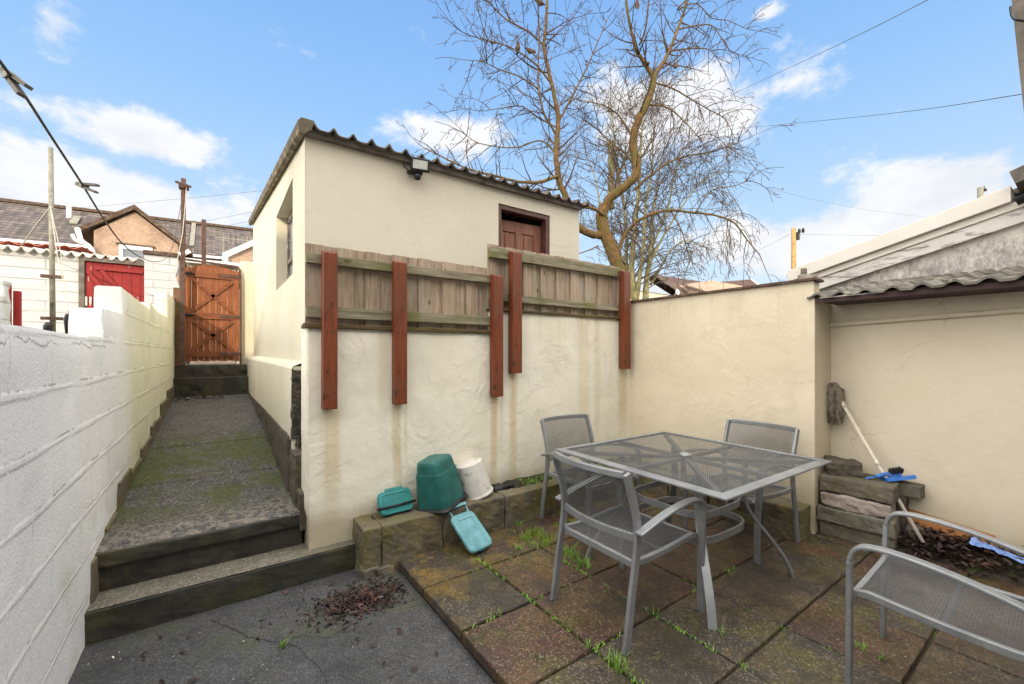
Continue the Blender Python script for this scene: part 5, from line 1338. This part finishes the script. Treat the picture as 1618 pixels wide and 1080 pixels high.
# mop
mo=empty('mop'); tag(mo,'string mop with cream handle propped head up in the corner behind the stones','mop')
ht=Vector((4.15,1.245,1.055)); hb=onZ(1458,857,.03); hb=Vector((4.12,.69,.05)); 
kn=onX(1403,745,4.10); print('mop foot',onX(1458,857,4.1),'mid',kn, 'head',onX(1327,632,4.15))
a=onX(1328,632,4.20); f=onX(1459,857,4.04)
m=MB(); m.tube([f,a],.0125,10); m.tube([a.lerp(f,-.02),a.lerp(f,.06)],.017,10); m.tube([a.lerp(f,.46),a.lerp(f,.50)],.0145,10); m.build('handle',M['handle'],mo,smooth=True)
m=MB(); rnd_=random.Random(5); hd_=onX(1320,612,4.225)
for k in range(110):
    s=Vector((rnd_.uniform(-.035,.035),rnd_.uniform(-.05,.05),rnd_.uniform(-.01,.02)))
    p=[hd_+s*.6+Vector((-.02,0,0))]
    x_,y_=s.x,s.y; Ls=rnd_.uniform(.20,.31)
    for i in range(1,7):
        t=i/6; p.append(hd_+Vector((s.x*(1+.3*t)-.02,s.y*(1.1+.15*t)+rnd_.uniform(-.004,.004),-Ls*t+.02*math.sin(t*3)+s.z)))
    m.tube(p,.0045,5)
for k in range(26):
    a0=rnd_.uniform(0,6.28); r=rnd_.uniform(.02,.05); zc=rnd_.uniform(-.07,.02)
    m.tube([hd_+Vector((-.035+rnd_.uniform(-.01,.01),r*math.cos(a0+q*.5),zc+r*.8*math.sin(a0+q*.5))) for q in range(8)],.0055,5)
m.build('mop_head',M['mop'],mo,smooth=True)
# dustpan and brush
dp=empty('dustpan',onZ(1425,741,.49)); print('dustpan',dp.location); dp.scale=(.8,.8,.8); dp.location=(4.15,.90,.475); dp.rotation_euler=Euler((R(-14),R(-12),R(-48)),'XYZ'); tag(dp,'bright blue dustpan resting on top of the stone pile by the mop handle','dustpan')
m=MB(); vs=[];fs=[]
sec=[(-.10,.065),(-.03,.085),(.05,.105),(.11,.11)]
for x,hw_ in sec: vs += [(x,-hw_,.035),(x,-hw_,.0),(x,hw_,.0),(x,hw_,.035)]
for i in range(3):
    for k in range(3): a=i*4+k; fs.append((a,a+1,a+5,a+4))
fs.append((0,1,2,3)); m.add(vs,fs); o=m.build('pan',M['blue'],dp); o.modifiers.new('s','SOLIDIFY').thickness=.004
m=MB(); m.bar(smooth_poly([Vector((-.09,0,.03)),Vector((-.14,0,.045)),Vector((-.20,0,.05)),Vector((-.235,0,.04))],3),.034,.014,(0,1,0)); m.build('handle',M['blue'],dp,bevel=.005)
br=empty('hand_brush'); br.scale=(.8,.8,.8); br.location=(4.13,.93,.512); br.rotation_euler=Euler((R(15),R(-8),R(-35)),'XYZ'); tag(br,'small blue hand brush with dark bristles lying in the blue dustpan','brush')
m=MB(); m.bar(smooth_poly([Vector((-.13,0,0)),Vector((-.05,0,.012)),Vector((.0,0,.008)),Vector((.11,0,.006))],3),.036,.014,(0,1,0)); m.build('handle',M['blue'],br,bevel=.005)
m=MB(); rnd_=random.Random(9)
for k in range(220):
    x=rnd_.uniform(0,.11); y=rnd_.uniform(-.018,.018); m.tube([(x,y,.0),(x+rnd_.uniform(-.004,.004),y*1.5,.055)],.0012,3,cap=False)
m.box(0,.11,-.017,.017,.008,.045); m.build('bristles',M['bristle'],br)
# debris by the wall
m=MB(); vs=[];fs=[]; nX,nY=24,60
for j in range(nY+1):
    for i in range(nX+1):
        x=3.98+.33*i/nX; y=-.9+1.85*j/nY
        e=min(1,(x-3.98)/.20)*min(1,(.95-y)/.15)
        z=max(-.01,e*(.10+.035*NZ.noise(Vector((x*7,y*7,0)))+.015*NZ.noise(Vector((x*20,y*20,0)))) -.012)
        vs.append((x,y,z))
for j in range(nY):
    for i in range(nX): a=j*(nX+1)+i; fs.append((a,a+1,a+nX+2,a+nX+1))
m.add(vs,fs); tag(m.build('debris_heap',M['soil'],smooth=True),kind='structure')
pb=MB(); a=Vector((4.27,.86,.20)); b=Vector((4.235,.42,.155)); pb.bar([a,b],.10,.014,(0.45,0,1)); tag(pb.build('loose_board',M['plank_orange'],bevel=.002),'orange loose board propped against the recessed wall behind the leaves','board')
m=MB(); vs=[];fs=[]; rnd_=random.Random(3)
A0=Vector((4.15,.52,.155)); A1=Vector((4.08,.16,.10))
nU,nV=22,10
for i in range(nU+1):
    t=i/nU; c=A0.lerp(A1,t); wdt=.065*(1-.7*t)*(1+.4*NZ.noise(Vector((t*6,0,0))))
    for j in range(nV+1):
        s=(j/nV-.5)*2; vs.append((c.x+s*wdt,c.y+.01*NZ.noise(Vector((t*9,s*3,0))),c.z+.018*NZ.noise(Vector((t*12,s*4,5)))+.012))
for i in range(nU):
    for j in range(nV): a=i*(nV+1)+j; fs.append((a,a+1,a+nV+2,a+nV+1))
m.add(vs,fs); o=m.build('blue_rag',M['rag'],smooth=True); o.modifiers.new('s','SOLIDIFY').thickness=.003; tag(o,'torn pale blue rag lying along the wall beside the dead leaves','rag')

# leaves
def leaf(m,p,s,rnd):
    rz=rnd.uniform(0,6.28); tx=rnd.uniform(-.6,.6); ty=rnd.uniform(-.6,.6); c=rnd.uniform(.1,.5)
    E=Euler((tx,ty,rz)).to_matrix(); w=rnd.uniform(.3,.5)
    pts=[(-1,0,0),(-.5,-w,c*.4),(.3,-w*.9,c*.5),(1,0,c*.3),(.3,w*.9,c*.5),(-.5,w,c*.4),(0,0,0)]
    vs=[Vector(p)+E@(Vector(q)*s) for q in pts]
    m.add(vs,[(0,1,6),(1,2,6),(2,3,6),(3,4,6),(4,5,6),(5,0,6)])
rnd_=random.Random(12)
m=MB()
for k in range(1900):
    r=abs(rnd_.gauss(0,1)); a=rnd_.uniform(0,6.28); x=.72+.14*r*math.cos(a)*1.15; y=2.60+.095*r*math.sin(a)
    if y>2.97 or x>.99: continue
    leaf(m,(x,y,-.066+rnd_.uniform(0,.022)*max(0,1-r*.5)),rnd_.uniform(.006,.020),rnd_)
for k in range(40): leaf(m,(rnd_.uniform(-.4,.95),rnd_.uniform(1.7,2.95),-.062),rnd_.uniform(.010,.026),rnd_)
tag(m.build('dead_leaves',M['leaf']),'heap of wet brown dead leaves on the asphalt beside the steps','leaves',kind='stuff')
m=MB()
for k in range(900):
    x=rnd_.uniform(4.0,4.28); y=min(.93,.62+rnd_.gauss(0,.18)); z=.075+.10*(x-4.0)*2+rnd_.uniform(-.02,.05)
    if x<4.08: z-=.03
    if y<.25 and rnd_.random()<.5: x=rnd_.uniform(4.2,4.28)
    leaf(m,(x,y,z),rnd_.uniform(.012,.03),rnd_)
for k in range(90): leaf(m,(rnd_.uniform(3.88,4.02),rnd_.uniform(.4,.85),.008+rnd_.uniform(0,.02)),rnd_.uniform(.010,.024),rnd_)
for k in range(60): leaf(m,(rnd_.uniform(4.18,4.28),rnd_.uniform(-.5,.5),.10+rnd_.uniform(0,.04)),rnd_.uniform(.012,.03),rnd_)
tag(m.build('dead_leaves',M['leaf']),'pile of dark dead leaves in the corner by the mop and stones','leaves',kind='stuff')
m=MB()
for k in range(70): leaf(m,(rnd_.uniform(-.5,.1),rnd_.uniform(7.9,8.42),pz(8.1)+rnd_.uniform(.0,.03)),rnd_.uniform(.02,.045),rnd_)
tag(m.build('dead_leaves',M['leaf']),'scatter of dead leaves at the foot of the gate steps','leaves',kind='stuff')
# pale flecks
m=MB()
for k in range(330):
    q=rnd_.random()
    if q<.45: x,y,z=rnd_.uniform(-.5,.98),rnd_.uniform(1.2,2.95),-.064
    elif q<.8: x,y,z=rnd_.uniform(1.05,4.0),rnd_.uniform(.1,2.8),.004
    elif q<.9: x,y,z=rnd_.uniform(-.5,.78),rnd_.uniform(3.02,3.2),.099
    else: x,y=rnd_.uniform(-.5,.45),rnd_.uniform(3.3,6); z=pz(y)+.012
    s=rnd_.uniform(.0015,.0042); 
    if rnd_.random()<.04: s*=2.6
    leaf(m,(x,y,z),s,rnd_)
tag(m.build('paint_flecks',M['fleck']),'tiny pale flecks scattered over paving, steps and asphalt','debris',kind='stuff')
# grass tufts in joints
m=MB()
def blade(m,p,h,w,rnd,lean):
    a=rnd.uniform(0,6.28); d=Vector((math.cos(a),math.sin(a),0))*lean*h; sd=Vector((-math.sin(a),math.cos(a),0))*w
    p=Vector(p); q1=p+d*.35+Vector((0,0,h*.55)); q2=p+d+Vector((0,0,h))
    m.add([p-sd,p+sd,q1+sd*.8,q1-sd*.8,q2],[(0,1,2,3),(3,2,4)])
def tuft(x,y,n,h,sp):
    for _ in range(n): blade(m,(x+rnd_.gauss(0,sp),y+rnd_.gauss(0,sp),-.008),h*rnd_.uniform(.5,1.1),rnd_.uniform(.0012,.0028),rnd_,rnd_.uniform(.3,1.0))
for (px,py,n,h,sp) in ((845,842,70,.07,.035),(862,852,60,.07,.03),(915,890,60,.055,.03),(900,872,50,.06,.03),(820,830,28,.06,.02),(835,850,60,.06,.03),(860,860,60,.06,.03),(870,800,40,.08,.02),(885,806,45,.09,.025),(880,830,30,.05,.03),(905,880,50,.06,.03),(925,895,50,.06,.03),(890,870,40,.05,.03),(820,868,30,.05,.02),(838,866,22,.05,.02),(975,1050,34,.075,.015),(985,1062,20,.06,.02),(910,828,35,.06,.03),(785,970,14,.04,.015),(925,1020,20,.03,.02),(1360,1025,16,.05,.012),(1395,1040,18,.05,.018),(1140,1000,14,.04,.02),(1128,992,12,.04,.02),(1030,968,22,.035,.02),(1145,905,14,.03,.02),(1178,1055,12,.03,.02),(850,1040,8,.03,.015),(1170,795,20,.05,.02)):
    p=onZ(px,py,0); tuft(p.x,p.y,n,h,sp)
for (a,b,n) in (((1.485,2.7),(1.485,.95),420),((1.95,2.8),(1.95,.6),420),((1.05,1.9),(1.95,1.9),120),((1.5,1.42),(2.9,1.42),150),((2.415,1.9),(2.415,.2),120),((1.02,2.38),(1.95,2.38),60),((2.88,1.4),(2.88,.0),40),((1.1,2.81),(3.5,2.81),70)):
    for _ in range(n):
        t=rnd_.random(); 
        if NZ.noise(Vector((a[0]*5+t*9,a[1]*3,0)))<-.08: continue
        x=a[0]+(b[0]-a[0])*t+rnd_.gauss(0,.005); y=a[1]+(b[1]-a[1])*t+rnd_.gauss(0,.005)
        blade(m,(x,y,-.012),rnd_.uniform(.010,.022),rnd_.uniform(.002,.004),rnd_,rnd_.uniform(.5,1.6))
p=onZ(445,1023,-.07); 
for _ in range(26): blade(m,(p.x+rnd_.gauss(0,.008),p.y+rnd_.gauss(0,.008),-.07),.05*rnd_.uniform(.4,1),.0016,rnd_,rnd_.uniform(.3,1.1))
for _ in range(900):
    x=rnd_.uniform(2.05,3.78); 
    if NZ.noise(Vector((x*4,0,9)))<-.05: continue
    blade(m,(x,rnd_.uniform(2.95,3.09),.24+rnd_.uniform(0,.03)),rnd_.uniform(.012,.04),rnd_.uniform(.002,.004),rnd_,rnd_.uniform(.3,1.4))
for _ in range(200): blade(m,(rnd_.uniform(3.73,3.82),rnd_.uniform(1.9,2.9),.21),rnd_.uniform(.015,.05),rnd_.uniform(.002,.004),rnd_,rnd_.uniform(.3,1.2))
tag(m.build('grass',M['grass']),'bright green grass and weeds growing in the paving joints','grass',kind='stuff')
# fallen things
m=MB()
leaf(m,onZ(600,944,-.045),.022,rnd_); tag(m.build('paper_scrap',M['white']),'white scrap lying on the dead leaf heap on the asphalt','litter')
m=MB(); leaf(m,onZ(592,948,-.045),.018,rnd_); tag(m.build('yellow_leaf',M['yellow']),'single yellow leaf on the dead leaf heap on the asphalt','leaf')

# ================================================================ HOUSE behind the camera (its shade and reflections are in the photo)
hb_=empty('terraced_house'); tag(hb_,'two storey rendered house behind the viewpoint, shading the yard','house')
HY=-3.7; HX0,HX1=-11,9; EZ,RZ=5.3,7.7
m=MB(); m.prism([(HY,-.3),(HY,EZ),(HY-3.6,RZ-.1),(HY-7.2,EZ),(HY-7.2,-.3)],'x',HX0,HX1); hw=m.build('wall',M['house_render'],hb_)
m=MB(); m.prism([(HY+.3,EZ-.1),(HY-3.6,RZ),(HY-7.5,EZ-.1),(HY-7.5,EZ+.02),(HY-3.6,RZ+.13),(HY+.3,EZ+.02)],'x',HX0-.2,HX1+.2); m.build('roof',M['corr'],hb_)
for x,z in ((-2,3.3),(2,3.3),(5,3.3),(.2,1.0)):
    m=MB(); m.box(x-.65,x+.65,HY+.005,HY+.05,z,z+1.2); wf=m.build('window',M['white'],hb_)
    m=MB(); m.box(x-.58,x+.58,HY+.052,HY+.06,z+.07,z+1.13); m.build('pane',M['glass_dark'],wf)
m=MB(); m.box(2.2,3.1,HY+.005,HY+.06,-.05,2.0); m.build('door',M['white'],hb_)
# rough rendered verge at the very top right edge
m=MB(); a=D(1607,-60,2.6); b=D(1642,260,2.6)
m.bar([a,a.lerp(b,.5),b],.07,.07,(1,0,0)); vg=m.build('verge_batten',M['timber_dark'],hb_); 
m=MB(); m.tube(smooth_poly([D(1597,10,2.55),D(1599,24,2.53),D(1606,31,2.5),D(1625,33,2.5)],4),.007,6); m.build('cable',M['black'],hb_)

# ================================================================ CAMERA
cam=bpy.data.cameras.new('Camera'); co=bpy.data.objects.new('Camera',cam); COL.objects.link(co)
cam.sensor_width=36; cam.sensor_fit='HORIZONTAL'; cam.lens=36*F_/1618; cam.shift_y=18/1618; cam.clip_start=.05; cam.clip_end=2000
co.location=(0,0,H); co.rotation_euler=(R(90),0,-TH); S.camera=co

# ================================================================ LIGHT
SE,SA=R(19),R(210)
sd=Vector((math.sin(SA)*math.cos(SE),math.cos(SA)*math.cos(SE),math.sin(SE)))
sl=bpy.data.lights.new('Sun','SUN'); sl.energy=2.1; sl.angle=R(.6); sl.color=(1,.86,.66); so=bpy.data.objects.new('Sun',sl); COL.objects.link(so)
so.rotation_euler=(-sd).to_track_quat('-Z','Y').to_euler(); so.location=(0,0,20)
BR=5.0
W=bpy.data.worlds.new('World'); S.world=W; W.use_nodes=True; nt=W.node_tree; nt.nodes.clear()
class GW(G):
    def __init__(s): s.t=nt; s.obj=s.n('ShaderNodeTexCoord').outputs['Generated']
g=GW(); bg=g.n('ShaderNodeBackground'); wo=g.n('ShaderNodeOutputWorld'); g.l(bg.outputs[0],wo.inputs[0])
sky=g.n('ShaderNodeTexSky',sky_type='NISHITA'); sky.sun_disc=False; sky.sun_elevation=SE; sky.sun_rotation=SA; sky.air_density=1.0; sky.dust_density=.6; sky.ozone_density=1.5
X,Y,Z=g.xyz()
az=g.ma('ARCTAN2',X,Y); el=g.ma('ARCSINE',Z)
v2=g.comb(g.ma('MULTIPLY',az,1.0),g.ma('MULTIPLY',el,1.5),0)
n1=g.noise(6.5,8,.62,vec=v2)
wob=g.ma('MULTIPLY',g.ma('SUBTRACT',n1,.5),3.5)
blobs=[(238,220,118,42,1.25),(150,205,40,24,.6),(110,300,320,62,1.5),(85,45,60,60,.65),(720,212,110,34,.75),(1080,175,190,95,1.05),(1250,130,85,42,.65),(1215,18,28,14,.7),(1480,305,190,62,1.9),(1215,390,160,60,1.1),(1330,385,330,70,1.6),(560,330,300,40,.3)]
acc=None
for (px,py,w,h,am) in blobs:
    d=ray(px,py).normalized(); a0=math.atan2(d.x,d.y); e0=math.asin(d.z)
    d2=ray(px+w,py).normalized(); wa=max(.01,abs(math.atan2(d2.x,d2.y)-a0)); d3=ray(px,py-h).normalized(); ha=max(.008,abs(math.asin(d3.z)-e0))
    u=g.ma('DIVIDE',g.ma('SUBTRACT',az,a0),wa); v=g.ma('DIVIDE',g.ma('SUBTRACT',el,e0),ha)
    r2=g.ma('ADD',g.ma('MULTIPLY',u,u),g.ma('MULTIPLY',v,v))
    s=g.ma('MULTIPLY',g.ma('SUBTRACT',1.15,g.ma('SQRT',r2)),am)
    s=g.ma('MAXIMUM',s,-.8)
    acc=s if acc is None else g.ma('MAXIMUM',acc,s)
# unseen bright cloud added overhead and to the sides as fill for the walls
left_=g.step(g.ma('MULTIPLY',X,-1),.30,.65); right_=g.step(g.ma('MULTIPLY',Y,-1),.05,.35); high_=g.step(el,.74,1.0)
behind=g.ma('MAXIMUM',g.ma('MAXIMUM',left_,right_),high_)
rear_=g.step(g.ma('MULTIPLY',Y,-1),.55,.9)
cover=g.ma('MAXIMUM',acc,g.ma('SUBTRACT',g.ma('MULTIPLY',behind,1.0),.35))
cl_=g.step(g.ma('ADD',cover,wob),.02,.75)
# colours
bl=g.mix(.0,sky.outputs[0],(0,0,0))
skyc=g.n('ShaderNodeVectorMath',operation='SCALE'); g.l(sky.outputs[0],skyc.inputs[0]); skyc.inputs[3].default_value=.15
base=g.ramp(el,(.0,(.90,.93,.97)),(.20,(.60,.80,1.0)),(.5,(.33,.60,1.0)),(.8,(.20,.44,.92)))
# Nishita luminance pattern carried into the blue
blue=g.mix(.88,skyc.outputs[0],base)
shade=g.ramp(n1,(.35,(.82,.84,.89)),(.62,(1.0,.995,.99)))
bright=g.mix(behind,(1,1,1),g.mix(rear_,(BR*1.0,BR*.945,BR*.86),(BR*.42,BR*.39,BR*.35))); shade=g.mix(1,shade,bright,'MULTIPLY')
colr=g.mix(g.ma('MULTIPLY',cl_,.93),blue,shade)
g.l(colr,bg.inputs[0]); bg.inputs[1].default_value=.655; W.cycles.sampling_method='MANUAL'; W.cycles.sample_map_resolution=512
S.view_settings.view_transform='Standard'; S.view_settings.look='None'; S.view_settings.exposure=.68; S.view_settings.gamma=1
S.cycles.max_bounces=5; S.cycles.diffuse_bounces=3; S.cycles.transparent_max_bounces=10; S.cycles.use_denoising=True
